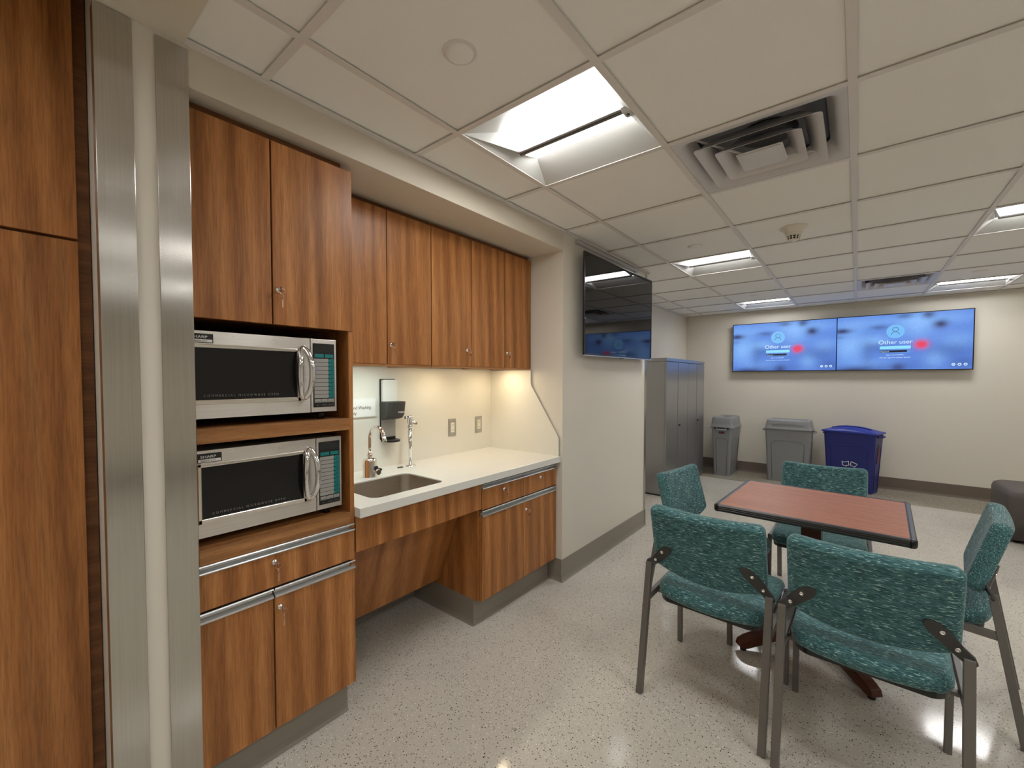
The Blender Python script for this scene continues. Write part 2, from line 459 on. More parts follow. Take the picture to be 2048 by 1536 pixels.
add_cove('baseboard_far', [((LX, FY), (RX, FY), (0, -1))], 'base_far')
add_cove('baseboard_right', [((RX, BY), (RX, FY), (-1, 0))])
add_cove('baseboard_back', [((WX, BY), (RX, BY), (0, 1))])

# stainless corner guards
def guard(name, segs, label):
    bm = BM()
    for s in segs: box(bm, *s)
    o = obj(name, bm, 'guard', None, .0015); tag(o, label, 'corner guard', None)
t_ = .006
guard('corner_guard', [(WX, WX+t_, .189-t_, .259, .15, 2.332), (WX-.030, WX, .189-t_, .189, .15, 2.332)], 'tall brushed stainless corner guard on the column, nearest the left wood cabinet')
guard('corner_guard', [(WX, WX+t_, .306, AY0+t_, .15, 2.325), (WX-.040, WX, AY0, AY0+t_, .15, 2.215)], 'tall brushed stainless corner guard on the column, beside the microwaves')
guard('corner_guard', [(WX, WX+t_, PY-.03, PY+t_, .15, 2.33), (WX-.07, WX, PY, PY+t_, .15, 2.33)], 'thin steel corner guard at the wall end below the wall television')

# ------------------------------------------------------------------ locks and pulls shared by the casework
def lock(parent, x, y, z, key=True, ring=True):
    bm = BM(); lathe(bm, [(0, .007), (.006, .007), (.0072, .0055), (.0098, .0035), (.011, 0), (.011, -.002)], (x, y, z), (1, 0, 0), 20)
    obj('lock', bm, 'chrome', parent)
    if key:
        bm = BM()
        box(bm, x+.007, x+.020, y-.001, y+.001, z-.004, z+.004)
        pts = [(x+.022+.006*math.cos(a)*.3, y+.0, z) for a in (0,)]
        ringp = [(x+.024, y+.003+.010*math.cos(a), z-.008+.010*math.sin(a)) for a in (2*PI*i/14 for i in range(14))]
        tube(bm, ringp, .0012, 6, True)
        lathe(bm, [(0, .0012), (.009, .0012), (.009, -.0012), (0, -.0012)], (x+.022, y, z), (0, 1, 0), 14)
        lathe(bm, [(0, .0012), (.008, .0012), (.008, -.0012), (0, -.0012)], (x+.022, y+.004, z-.026), (.5, 1, 0), 14)
        box(bm, x+.0205, x+.0225, y+.0015, y+.0065, z-.062, z-.030)
        obj('key', bm, 'copper', parent)
def pull(parent, x, y0, y1, ztop, zbot):
    # extruded aluminium J pull, cross-section in X/Z
    h = ztop-zbot
    prof = [(x-.004, ztop), (x+.004, ztop), (x+.006, ztop-.004), (x-.001, ztop-.008), (x-.009, ztop-h*.35), (x-.009, ztop-h*.55),
            (x-.001, ztop-h*.68), (x+.006, zbot+h*.22), (x+.0075, zbot+.003), (x+.006, zbot), (x-.016, zbot), (x-.016, ztop)]
    bm = BM(); loft(bm, [[(px, y, pz) for px, pz in prof] for y in (y0, y1)])
    obj('handle', bm, 'alu', parent)
def door(parent, name, x, y0, y1, z0, z1, mat='wood', th=.02):
    bm = BM(); box(bm, x-th, x, y0, y1, z0, z1)
    return obj(name, bm, mat, parent, .0012)

# ------------------------------------------------------------------ tall microwave cabinet
c = thing('microwave_cabinet', 'tall walnut laminate cabinet holding the two stacked microwaves', 'cabinet', (-1.87, .62, 0))
s0, s1 = .386, .920     # visible span
bm = BM()
box(bm, BX+.002, DX-.004, s1-.018, s1, .14, 2.195)      # right side
box(bm, BX+.002, DX-.004, s0-.003, s0+.010, .14, 2.195)
box(bm, BX+.002, BX+.02, s0+.01, s1-.018, .14, 2.195)
obj('carcass', bm, 'wood_side', c, .0008)
for z0, z1 in ((1.568, 1.586), (2.17, 2.19), (.14, .16)):
    bm = BM(); box(bm, BX+.02, DX-.022, s0+.01, s1-.018, z0, z1); obj('panel', bm, 'wood_inner', c)
for z0, z1 in ((1.170, 1.217), (.790, .838)):
    bm = BM(); box(bm, BX+.02, DX-.003, s0+.01, s1-.018, z0, z1); obj('shelf', bm, 'wood_edge', c, .001)
bm = BM(); box(bm, BX+.1, -1.60, s0, s1-.03, 2.195, 2.221); obj('filler', bm, 'wood_inner', c)
d = door(c, 'door', DX, s0, .6175, 1.563, 2.19)
d = door(c, 'door', DX, .6225, s1, 1.563, 2.19); lock(d, DX, .640, 1.683)
d = door(c, 'drawer', DX, s0, s1-.004, .645, .763); pull(d, DX, s0, s1-.004, .790, .762); lock(d, DX, .613, .732)
d = door(c, 'door', DX, s0, .607, .135, .607); pull(d, DX, s0, .607, .640, .607)
d = door(c, 'door', DX, .611, s1-.003, .135, .607); pull(d, DX, .611, s1-.003, .640, .607); lock(d, DX, .629, .566)
bm = BM(); box(bm, BX+.002, -1.622, s0, s1-.014, 0, .139)
obj('toe_kick', bm, 'base', c)
bm = cove('x', (-1.622, s0), (-1.622, s1-.014), (1, 0), h=.139); obj('cove_base', bm, 'base', c)

# microwaves
def microwave():
    X = 0.0
    m = thing('microwave_oven', 'x', 'microwave', (0, 0, 0), 'stacked steel microwaves', world=False)
    bm = BM(); box(bm, -.40, -.018, -.258, .258, .031, .306); obj('casing', bm, 'mw_steel', m, .003)
    for sx in (-.36, -.05):
        for sy in (-.22, .22):
            bm = BM(); cyl(bm, (sx, sy, 0), (sx, sy, .031), .014, .017); obj('foot', bm, 'black', m)
    # door frame with a window opening
    bm = BM(); y0, y1, z0, z1 = -.26, .1565, .030, .308; wy0, wy1, wz0, wz1 = -.214, .116, .080, .262
    box(bm, -.018, 0, y0, wy0, z0, z1); box(bm, -.018, 0, wy1, y1, z0, z1)
    box(bm, -.018, 0, wy0, wy1, z0, wz0); box(bm, -.018, 0, wy0, wy1, wz1, z1)
    d = obj('door', bm, 'mw_steel', m)
    bm = BM(); e = .007
    for q in ((wy0-.005, wy0+e, wz0-.006, wz1+.005), (wy1-e, wy1+.005, wz0-.006, wz1+.005), (wy0-.005, wy1+.005, wz0-.006, wz0+e+.003), (wy0-.005, wy1+.005, wz1-e, wz1+.005)):
        box(bm, -.004, .003, q[0], q[1], q[2], q[3])
    obj('window_trim', bm, 'trim_steel', d, .0025)
    bm = BM(); box(bm, -.014, -.003, wy0+e, wy1-e, wz0+e, wz1-e); obj('window', bm, 'window', d)
    text('lettering', 'COMMERCIAL MICROWAVE OVEN', .0105, (-.0025, -.180, .099), (0, 1, 0), (0, 0, 1), 'greytext', d, spacing=1.62, sx=.93)
    # oval loop handle
    bm = BM(); pts = []
    for i in range(40):
        a = 2*PI*i/40; yy = .128+.0175*math.cos(a); zz = .178+.092*math.sin(a)
        xx = .010+.030*(1-abs(math.sin(a))**3)*(1 if math.cos(a) > 0 else .45)
        pts.append((xx, yy, zz))
    tube(bm, pts, .0105, 12, True)
    for zz in (.262, .090): cyl(bm, (-.002, .128, zz), (.016, .128, zz), .010, .008, 14)
    obj('handle', bm, 'chrome', d)
    bm = BM(); box(bm, 0, .003, -.219, -.152, .270, .299); badge = obj('badge', bm, 'black', d, .001)
    bm = BM(); box(bm, .003, .0034, -.216, -.155, .272, .281); obj('badge_strip', bm, 'white', d)
    text('lettering', 'SHARP', .0120, (.0034, -.211, .2845), (0, 1, 0), (0, 0, 1), 'whitetext', d, sx=1.2)
    text('lettering', '1000W/R-21LV', .0070, (.0036, -.2125, .2738), (0, 1, 0), (0, 0, 1), 'ink', d, sx=.98)
    # control side
    bm = BM(); box(bm, -.018, 0, .1595, .26, .030, .308); p = obj('control_panel', bm, 'mw_steel', m, .001)
    bm = BM(); box(bm, 0, .002, .168, .252, .048, .292); obj('keypad', bm, 'black', p, .001)
    bm = BM(); box(bm, .002, .0028, .171, .249, .258, .289); obj('display', bm, 'display', p)
    for q in ((.1735, .2085), (.2135, .2465)):
        bm = BM(); box(bm, .002, .003, q[0], q[1], .238, .251); obj('button', bm, 'teal', p, .001)
    for r_ in range(10):
        zc = .2265-r_*.0152
        bm = BM(); box(bm, .002, .0028, .171, .227, zc-.0068, zc+.0068); obj('key', bm, 'greykey', p)
        bm = BM(); prism(bm, [(.249, zc-.0068)]+[(.236-.011*math.cos(a), zc-.0068+.0136*math.sin(a)) for a in (0, .3, .6, .9, 1.2, 1.5)]+[(.249, zc+.0068)], 0, .002, .003); obj('key', bm, 'teal', p)
        text('lettering', str((r_+1) % 10), .0115, (.0031, .2395, zc-.0045), (0, 1, 0), (0, 0, 1), 'ink', p, 'CENTER', ext=.0002)
    for k in range(3):
        bm = BM(); box(bm, .002, .0028, .172+k*.026, .196+k*.026, .066, .079); obj('button', bm, 'greykey', p)
        text('lettering', ('MANUAL', 'REPEAT', 'START')[k], .0045, (.0029, .184+k*.026, .068), (0, 1, 0), (0, 0, 1), 'ink', p, 'CENTER', ext=.0001)
        text('lettering', ('SET', 'CHECK', 'DOUBLE')[k], .0055, (.0021, .184+k*.026, .054), (0, 1, 0), (0, 0, 1), 'greytext', p, 'CENTER', ext=.0002)
    return m
mw = microwave(); mw.location = (-1.598, .603, 1.217)
mw['label'] = 'stainless steel microwave on the upper shelf, topmost of the two'
mw['category'] = 'microwave'
dup(mw, (-1.598, .620, .838), 0, 'stainless steel microwave on the lower shelf, directly above the drawer', 'stacked steel microwaves')

# ------------------------------------------------------------------ wall cabinets
UX = -1.785
def wallcab(y0, y1, split, locks, label):
    c = thing('wall_cabinet', label, 'cabinet', (-1.97, (y0+y1)/2, 1.44), 'wall cabinets above the sink')
    bm = BM(); box(bm, BX+.002, UX-.021, y0, y0+.018, 1.44, 2.195); box(bm, BX+.002, UX-.021, y1-.018, y1, 1.44, 2.195)
    box(bm, BX+.002, UX-.021, y0+.018, y1-.018, 2.177, 2.195); box(bm, BX+.002, UX-.021, y0+.018, y1-.018, 1.4525, 1.468)
    obj('carcass', bm, 'wood_edge', c, .0006)
    bm = BM(); box(bm, BX+.1, UX-.03, y0+.001, y1-.001, 2.195, 2.221); obj('filler', bm, 'wood_inner', c)
    g = .0018
    ys = [y0]+split+[y1]
    for a, b_ in zip(ys, ys[1:]):
        d = door(c, 'door', UX, a+g, b_-g, 1.446, 2.192)
        for ly in locks:
            if a < ly < b_: lock(d, UX, ly, 1.541)
    bm = BM(); box(bm, UX-.030, UX-.003, y0, y1, 1.434, 1.446); obj('light_rail', bm, 'wood_edge', c)
wallcab(.924, 1.505, [1.228], [1.249], 'walnut wall cabinet directly beside the tall microwave cabinet')
wallcab(1.507, 2.117, [1.812], [1.776], 'walnut two-door wall cabinet in the middle of the upper row')
wallcab(2.119, 2.404, [], [2.143], 'narrow single-door walnut wall cabinet at the alcove corner')
# under-cabinet lights
def ucl(y0, y1, x0, x1, mat, label):
    l = thing('under_cabinet_light', label, 'light', ((x0+x1)/2, (y0+y1)/2, 1.44))
    bm = BM(); box(bm, x0, x1, y0, y1, 1.444, 1.4525); obj('housing', bm, 'white', l, .001)
    bm = BM(); box(bm, x0+.008, x1-.008, y0+.008, y1-.008, 1.4425, 1.444); obj('lens', bm, mat, l)
ucl(.98, 1.46, -1.95, -1.91, 'strip_cool', 'cool white strip light under the wall cabinet beside the microwave cabinet')
ucl(1.77, 1.85, -1.99, -1.91, 'puck_warm', 'warm puck light under the middle wall cabinet')
ucl(2.21, 2.29, -1.98, -1.90, 'puck_warm', 'warm puck light under the wall cabinet at the alcove corner')

# ------------------------------------------------------------------ base cabinet right of the sink
c = thing('base_cabinet', 'walnut base cabinet with two drawers and two doors right of the sink', 'cabinet', (-1.87, 2.03, 0))
bm = BM(); box(bm, BX+.016, DX-.022, 1.660, 1.680, .15, .810); box(bm, BX+.016, DX-.022, 2.386, 2.404, .15, .810)
box(bm, BX+.016, DX-.024, 1.680, 2.386, .15, .168); box(bm, BX+.016, BX+.03, 1.68, 2.386, .168, .81); box(bm, BX+.03, DX-.024, 1.68, 2.386, .79, .81)
obj('carcass', bm, 'wood_side', c, .0008)
d = door(c, 'drawer', DX, 1.672, 2.0385, .656, .772); pull(d, DX, 1.672, 2.0385, .799, .771); lock(d, DX, 1.858, .737)
d = door(c, 'drawer', DX, 2.0415, 2.402, .656, .772); pull(d, DX, 2.0415, 2.402, .799, .771); lock(d, DX, 2.221, .740, False)
d = door(c, 'door', DX, 1.672, 2.0385, .152, .620); pull(d, DX, 1.672, 2.0385, .652, .619)
d = door(c, 'door', DX, 2.0415, 2.402, .152, .620); pull(d, DX, 2.0415, 2.402, .652, .619); lock(d, DX, 2.070, .565)
bm = BM(); box(bm, BX+.016, -1.636, 1.668, 2.395, 0, .149); obj('toe_kick', bm, 'base', c)
bm = cove('x', (-1.636, 1.662), (-1.636, 2.395), (1, 0), h=.149)
c2 = cove('x', (-2.148, 1.668), (-1.628, 1.668), (0, -1), h=.149); me = bpy.data.meshes.new('t'); c2.to_mesh(me); c2.free(); bm.from_mesh(me); bpy.data.meshes.remove(me)
obj('cove_base', bm, 'base', c)

# knee-space panel under the sink
c = thing('sink_front_panel', 'walnut apron and sloping knee panel below the sink counter', 'panel', (-1.75, 1.29, .66))
bm = BM(); box(bm, DX-.02, DX, .924, 1.668, .665, .810); obj('apron', bm, 'wood', c, .001)
bm = BM(); prism(bm, [(-1.735, .66), (-1.717, .66), (-1.893, .19), (-1.912, .19)], 1, .924, 1.657); obj('knee_panel', bm, 'wood_slope', c, .001)
bm = BM(); box(bm, -1.735, DX-.02, .924, 1.657, .660, .675); obj('bottom_panel', bm, 'wood_inner', c)
bm = cove('x', (BX, .93), (BX, 1.66), (1, 0)); o = struct('baseboard_alcove', bm, 'base')

# ------------------------------------------------------------------ counter, sink, taps
SX0, SX1, SY0, SY1 = -1.938, -1.615, 1.035, 1.450
CT, CB = .853, .813
bm = BM()
X0, X1, Y0, Y1 = BX+.001, -1.534, .922, 2.406
R = .045
outer = [(X0, Y0), (X1, Y0), (X1, Y1), (X0, Y1)]
inner = rrect(SX1-SX0, SY1-SY0, R, 6, (SX0+SX1)/2, (SY0+SY1)/2)
def quadring(z):
    return [bm.verts.new((x, y, z)) for x, y in outer], [bm.verts.new((x, y, z)) for x, y in inner]
oT, iT = quadring(CT); oB, iB = quadring(CB)
n = len(inner); q = n//4
# inner corners run (+,+), (-,+), (-,-), (+,-); outer corner order to match
ocorn = [2, 3, 0, 1]
for (o_, i_) in ((oT, iT), (oB, iB)):
    for k in range(4):
        oc = o_[ocorn[k]]
        for a in range(q-1):
            bm.faces.new((oc, i_[k*q+a], i_[k*q+a+1]))
        on_ = o_[ocorn[(k+1) % 4]]
        bm.faces.new((oc, i_[k*q+q-1], i_[(k*q+q) % n], on_))
for k in range(4): bm.faces.new((oT[k], oT[(k+1) % 4], oB[(k+1) % 4], oB[k]))
for k in range(n): bm.faces.new((iT[k], iT[(k+1) % n], iB[(k+1) % n], iB[k])).smooth = True
o = obj('countertop', bm, 'white_solid', None, .0025, 3)
tag(o, 'white solid-surface countertop running across the alcove beside the microwaves', 'countertop')
bm = BM()
w, h = SX1-SX0-.002, SY1-SY0-.002; cx, cy = (SX0+SX1)/2, (SY0+SY1)/2
rings = []
for dz, ins, rr in ((.846, .0, R), (.80, .001, R), (.70, .006, R), (.662, .012, .05), (.650, .03, .05), (.646, .07, .05)):
    rings.append([(x, y, dz) for x, y in rrect(w-2*ins, h-2*ins, rr, 6, cx, cy)])
loft(bm, rings, False, True, True)
o = thing('sink', 'undermount stainless steel sink basin set in the white counter', 'sink', (cx, cy, .646))
obj('basin', bm, 'sink', o)
bm = BM(); lathe(bm, [(0, .003), (.02, .003), (.034, .006), (.042, .002), (.042, 0)], (cx, cy, .646)); obj('drain', bm, 'chrome', o)

fx, fy = -1.995, 1.258
f = thing('faucet', 'chrome sensor faucet with a gooseneck spout behind the sink', 'faucet', (fx, fy, CT))
bm = BM(); lathe(bm, [(0, 0), (.038, 0), (.038, .004), (.036, .008), (.036, .088), (.033, .096), (.020, .101), (.012, .103), (0, .103)], (fx, fy, CT), seg=32); obj('base', bm, 'chrome', f)
bm = BM(); lathe(bm, [(.010, .10), (.011, .108), (.015, .112), (.015, .122), (.010, .128), (.0085, .14), (0, .14)], (fx, fy, CT)); obj('collar', bm, 'chrome', f)
bm = BM(); pts = [(fx, fy, CT+.12), (fx, fy, CT+.16), (fx, fy, CT+.205)]
sd = Vector((.99, .10, 0))
for i in range(1, 15):
    a = PI*i/14*.93; r_ = .058
    p = Vector((fx, fy, CT+.205))+sd*(r_-r_*math.cos(a))+Vector((0, 0, r_*math.sin(a)*1.12)); pts.append(tuple(p))
tube(bm, pts, .0088, 16); e0 = Vector(pts[-1]); ed = (Vector(pts[-1])-Vector(pts[-2])).normalized()
cyl(bm, e0-ed*.002, e0+ed*.024, .0105, .0105); sp = obj('spout', bm, 'chrome', f)
bm = BM(); cyl(bm, e0+ed*.0235, e0+ed*.0255, .008); obj('aerator', bm, 'black', sp)
bm = BM(); cyl(bm, (fx+.026, fy+.020, CT+.028), (fx+.050, fy+.022, CT+.028), .017, .015); obj('sensor_mount', bm, 'chrome', f)
bm = BM(); cyl(bm, (fx+.031, fy+.013, CT+.050), (fx+.043, fy+.014, CT+.052), .011, .010); obj('sensor', bm, 'black', f, label='black sensor eye')
bm = BM(); cyl(bm, (fx+.01, fy+.030, CT+.032), (fx+.014, fy+.052, CT+.032), .006, .009); cyl(bm, (fx+.014, fy+.052, CT+.032), (fx+.016, fy+.064, CT+.032), .0095, .003)
obj('side_knob', bm, 'black', f, label='small black side knob')
f = thing('vacuum_breaker', 'upright chrome pipe with valve head standing on the counter behind the sink', 'pipe', (-2.056, 1.568, CT))
px_, py_ = -2.056, 1.568
bm = BM(); lathe(bm, [(0, 0), (.032, 0), (.032, .003), (.018, .008), (.0115, .012), (0, .012)], (px_, py_, CT)); obj('flange', bm, 'chrome', f)
bm = BM(); cyl(bm, (px_, py_, CT+.008), (px_, py_, CT+.238), .0105); obj('pipe', bm, 'chrome', f)
bm = BM(); lathe(bm, [(.0105, .228), (.015, .230), (.015, .24), (.012, .244), (.013, .25), (.018, .262), (.018, .286), (.020, .288), (.020, .298), (.008, .302), (0, .302)], (px_, py_, CT))
cyl(bm, (px_-.005, py_, CT+.29), (px_-.012, py_-.028, CT+.29), .008, .009); hd = obj('valve_head', bm, 'chrome', f)
bm = BM(); cyl(bm, (px_+.005, py_+.004, CT+.262), (px_+.030, py_+.012, CT+.258), .014, .012); cyl(bm, (px_+.028, py_+.012, CT+.258), (px_+.036, py_+.014, CT+.257), .009)
obj('outlet_nut', bm, 'chrome', f)
bm = BM(); cyl(bm, (px_+.036, py_+.014, CT+.257), (px_+.041, py_+.015, CT+.257), .0075); obj('cap', bm, 'copper', f)
# small dark clip lying on the counter
bm = BM(); prism(bm, [(-2.062, 1.478), (-2.052, 1.513), (-2.068, 1.512)], 2, CT, CT+.006); o = obj('clip', bm, 'dkplastic'); tag(o, 'small dark clip lying on the counter at the backsplash', 'clip')

# splash panels
bm = BM(); box(bm, BX+.001, BX+.004, .924, 2.404, CT, 1.44); struct('trim_3', bm, 'splash')
bm = BM()
sp_ = [(BX+.004, CT), (-1.545, CT), (-1.545, .975), (-1.56, 1.0), (-1.775, 1.325), (-1.780, 1.345), (-1.780, 1.4325), (BX+.004, 1.4325)]
prism(bm, sp_, 1, AY1-.0145, AY1-.001)
bm.faces.ensure_lookup_table()
for f_ in bm.faces: f_.material_index = 0
bm.normal_update()
for f_ in bm.faces:
    if abs(f_.normal.y) < .5: f_.material_index = 1
struct('trim_4', bm, ['splash', 'splash_edge_shaded'])

# outlets
def outlet(yc, label):
    z0, z1 = .978, 1.098; x = BX+.004
    o = thing('wall_outlet', label, 'outlet', (x, yc, z0), 'power outlets above the counter')
    bm = BM(); box(bm, x, x+.006, yc-.035, yc+.035, z0, z1); obj('cover_plate', bm, 'steel_plain', o, .003)
    bm = BM(); box(bm, x+.006, x+.0085, yc-.0165, yc+.0165, z0+.026, z1-.026); obj('receptacle', bm, 'cream', o, .001)
    for dz in (-.018, .018):
        for dy in (-.006, .006):
            bm = BM(); box(bm, x+.0085, x+.0088, yc+dy-.001, yc+dy+.001, z0+.060+dz-.004, z0+.060+dz+.004); obj('slot', bm, 'black', o)
    for dz in (.014, .106):
        bm = BM(); cyl(bm, (x+.006, yc, z0+dz), (x+.0072, yc, z0+dz), .003, seg=12); obj('screw', bm, 'chrome', o)
outlet(1.999, 'steel-plated wall outlet above the counter, nearer the sink')
outlet(2.260, 'steel-plated wall outlet above the counter, next to the alcove corner')

# sign
x = BX+.004
o = thing('wall_sign', 'white acrylic sign reading Hand Washing Only behind the microwave cabinet edge', 'sign', (x, 1.31, 1.155))
bm = BM(); box(bm, x, x+.010, 1.205, 1.398, 1.157, 1.262); obj('panel', bm, 'white', o, .001)
bm = BM(); box(bm, x+.010, x+.0105, 1.21, 1.392, 1.162, 1.257); obj('paper', bm, 'paper', o)
text('lettering', 'Hand Washing', .0255, (x+.0107, 1.232, 1.203), (0, 1, 0), (0, 0, 1), 'ink', o, sx=.88)
text('lettering', 'Only', .0255, (x+.0107, 1.232, 1.172), (0, 1, 0), (0, 0, 1), 'ink', o, sx=.88)

# soap dispenser
o = thing('soap_dispenser', 'black wall-mounted soap dispenser with white front above the faucet', 'soap dispenser', (x, 1.487, 1.0))
y0, y1 = 1.428, 1.532
bm = BM(); box(bm, x, x+.012, y0, y1, 1.015, 1.372); obj('back_plate', bm, 'black', o, .004)
bm = BM(); prism(bm, rrect(y1-y0-.006, .15, .008, 4, (y0+y1)/2+.002, 1.292), 0, x+.012, x+.03); obj('front_cover', bm, 'white', o)
bm = BM(); box(bm, x+.012, x+.0135, y0+.003, y1-.003, 1.03, 1.14); obj('lower_plate', bm, 'greykey', o)
bm = BM(); rings = []
for z, dp in ((1.135, .040), (1.143, .072), (1.165, .09), (1.238, .102), (1.241, .098)):
    rg = [(x+.012, y0-.002), (x+.012, y1+.010)]
    for i in range(9):
        a = -PI/2+PI*(8-i)/8; rg.append((x+.012+dp-.02+.02*math.cos(a), (y0+y1)/2+.004+(.058)*math.sin(a)))
    rings.append([(p[0], p[1], z) for p in rg])
loft(bm, rings); obj('housing', bm, 'dkplastic', o, .002)
text('lettering', 'PURELL', .014, (x+.1125, 1.478, 1.175), (0, 1, 0), (0, 0, 1), 'whitetext', o)
bm = BM(); pts = [(x+.01, y0+.002), (x+.01, y1-.002)]+[(x+.03+.065*math.cos(a), (y0+y1)/2+.052*math.sin(a)) for a in (PI/2-PI*i/12 for i in range(13))]
loft(bm, [[(p[0], p[1], z) for p in pts] for z in (1.005, 1.016)]); obj('drip_tray', bm, 'black', o, .002)

# ------------------------------------------------------------------ pantry at the far left
c = thing('pantry_cabinet', 'tall walnut cabinet at the left edge beside the stainless column', 'cabinet', (-1.97, -.3, 0))
PX = -1.666
bm = BM(); box(bm, -2.29, PX-.022, -.755, .187, .14, 2.455); obj('carcass', bm, 'wood_inner', c)
door(c, 'door', PX, -.295, .1595, 1.757, 2.452); door(c, 'door', PX, -.295, .1595, .14, 1.749)
door(c, 'door', PX, -.755, -.299, 1.757, 2.452); door(c, 'door', PX, -.755, -.299, .14, 1.749)
bm = BM(); box(bm, -2.29, PX-.06, -.755, .187, 0, .14); obj('toe_kick', bm, 'base', c)

# ------------------------------------------------------------------ ceiling fixtures
def troffer():
    l = thing('ceiling_light', 'x', 'ceiling light', (0, 0, 0), 'recessed square ceiling lights', world=False)
    a = T/2-.013; z = 0.0
    bm = BM()
    def quad(p): f = bm.faces.new([bm.verts.new(q_) for q_ in p])
    L0, L1 = -.225, .258; k = .145; zt = .048
    # near slope, far slope, end slopes; the pan closes above
    xs0, xs1 = -a, a
    ys0, ys1 = -a, a
    quad([(xs0, ys0, z), (xs1, ys0, z), (L1, -k, zt), (L0, -k, zt)])
    quad([(xs1, ys1, z), (xs0, ys1, z), (L0, k-.02, zt), (L1, k-.02, zt)])
    quad([(xs0, ys1, z), (xs0, ys0, z), (L0, -k, zt), (L0, -.01, .02), (L0, .0, .02), (L0, k-.02, zt)])
    quad([(xs1, ys0, z), (xs1, ys1, z), (L1, k-.02, zt), (L1, .0, .02), (L1, -.01, .02), (L1, -k, zt)])
    # rim standing on the grid and a closed back
    box(bm, -a-.0005, a+.0005, -a-.0005, a+.0005, .075, .08)
    for q_ in ((-a-.001, -a, -a, a), (a, a+.001, -a, a), (-a, a, -a-.001, -a), (-a, a, a, a+.001)): box(bm, q_[0], q_[1], q_[2], q_[3], 0, .078)
    obj('pan', bm, 'pan', l)
    bm = BM()
    prism(bm, [(-k, zt), (-.016, .0225), (-.016, .028), (-k, zt+.006)], 0, L0, L1)
    obj('lens', bm, 'lens', l)
    bm = BM()
    prism(bm, [(.020, .0235), (k-.02, zt), (k-.02, zt+.006), (.020, .029)], 0, L0, L1)
    obj('lens', bm, 'lens', l)
    bm = BM(); prism(bm, [(-.018, .024), (-.016, .016), (-.011, .012), (-.009, .017), (-.001, .017), (.001, .011), (.012, .012), (.020, .018), (.022, .026)], 0, L0-.004, L1+.004); obj('spine', bm, 'spine_grey', l)
    bm = BM(); prism(bm, [(-.032, .010), (-.012, .001), (.02, .001), (.036, .006), (.036, .012), (0, .03), (-.03, .03)], 0, L1-.002, L1+.03); br = obj('end_bracket', bm, 'pan', l, .003)
    bm = BM(); cyl(bm, (L1+.014, .006, -.0005), (L1+.014, .006, .004), .006, seg=14); obj('occupancy_sensor', bm, 'dkplastic', br)
    return l
lab = {(0, 1): 'lit square ceiling light closest to the camera, above the microwave cabinet wall', (0, 5): 'lit square ceiling light beyond the wall television, second in its row',
       (0, 9): 'lit square ceiling light farthest back in the left row, near the far wall', (3, 5): 'lit square ceiling light cut by the right frame edge, above the lone right chair',
       (3, 9): 'lit square ceiling light above the right wall screen, right of the square vent'}
first = None
for (i, j) in cells_light:
    loc = (GX+(i+.5)*T, GY+(j+.5)*T, CZ+.0015)
    lb = lab.get((i, j), 'lit square recessed ceiling light outside the photo, in the unseen part of the room')
    if first is None: first = troffer(); first.location = loc; first['label'] = lb
    else: dup(first, loc, 0, lb)

def rsq(s, r, z, n=5, c=(0, 0)): return [(x+c[0], y+c[1], z) for x, y in rrect(s, s, r, n)]
def diffuser():
    v = thing('ceiling_vent', 'x', 'ceiling vent', (0, 0, 0), 'square louvred ceiling vents', world=False)
    a = T-.026
    bm = BM(); loft(bm, [rsq(a, .004, 0), rsq(a-.05, .03, -.001), rsq(a-.085, .05, .022), rsq(a-.13, .05, .058)], False, False, True); obj('frame', bm, 'vent', v)
    bm = BM(); loft(bm, [rsq(a, .01, .075), rsq(a, .01, .085)]); box(bm, -a/2, a/2, -a/2, -a/2+.002, 0, .08); box(bm, -a/2, a/2, a/2-.002, a/2, 0, .08); box(bm, -a/2, -a/2+.002, -a/2, a/2, 0, .08); box(bm, a/2-.002, a/2, -a/2, a/2, 0, .08)
    obj('back_box', bm, 'ventdark', v)
    bm = BM(); cyl(bm, (.02, .0, .068), (.02, 0, .0745), .11, seg=30); obj('damper', bm, 'black', v)
    for s, zz in ((.430, -.018), (.295, -.022), (.160, -.026)):
        bm = BM()
        if s < .2: loft(bm, [rsq(s+.01, .012, zz+.004), rsq(s, .012, zz), rsq(s, .012, zz-.004)], True, True, False)
        else:
            loft(bm, [rsq(s+.012, .02, zz), rsq(s-.02, .02, zz+.006), rsq(s-.112, .02, zz+.052), rsq(s-.108, .02, zz+.055), rsq(s-.012, .02, zz+.009), rsq(s+.012, .02, zz+.002)], False, False, True)
        obj('cone', bm, 'vent', v)
    bm = BM()
    for sx, sy in ((1, 1), (-1, -1)): beam(bm, (sx*.03, sy*.03, -.025), (sx*.21, sy*.21, .03), .006, .006)
    obj('cone_support', bm, 'vent', v)
    return v
v = diffuser(); v.location = (GX+1.5*T, GY+2.5*T, CZ+.001); v['label'] = 'large square louvred ceiling vent beside the nearest ceiling light'
dup(v, (GX+2.5*T, GY+8.5*T, CZ+.001), 0, 'distant square louvred ceiling vent above the right wall screen')

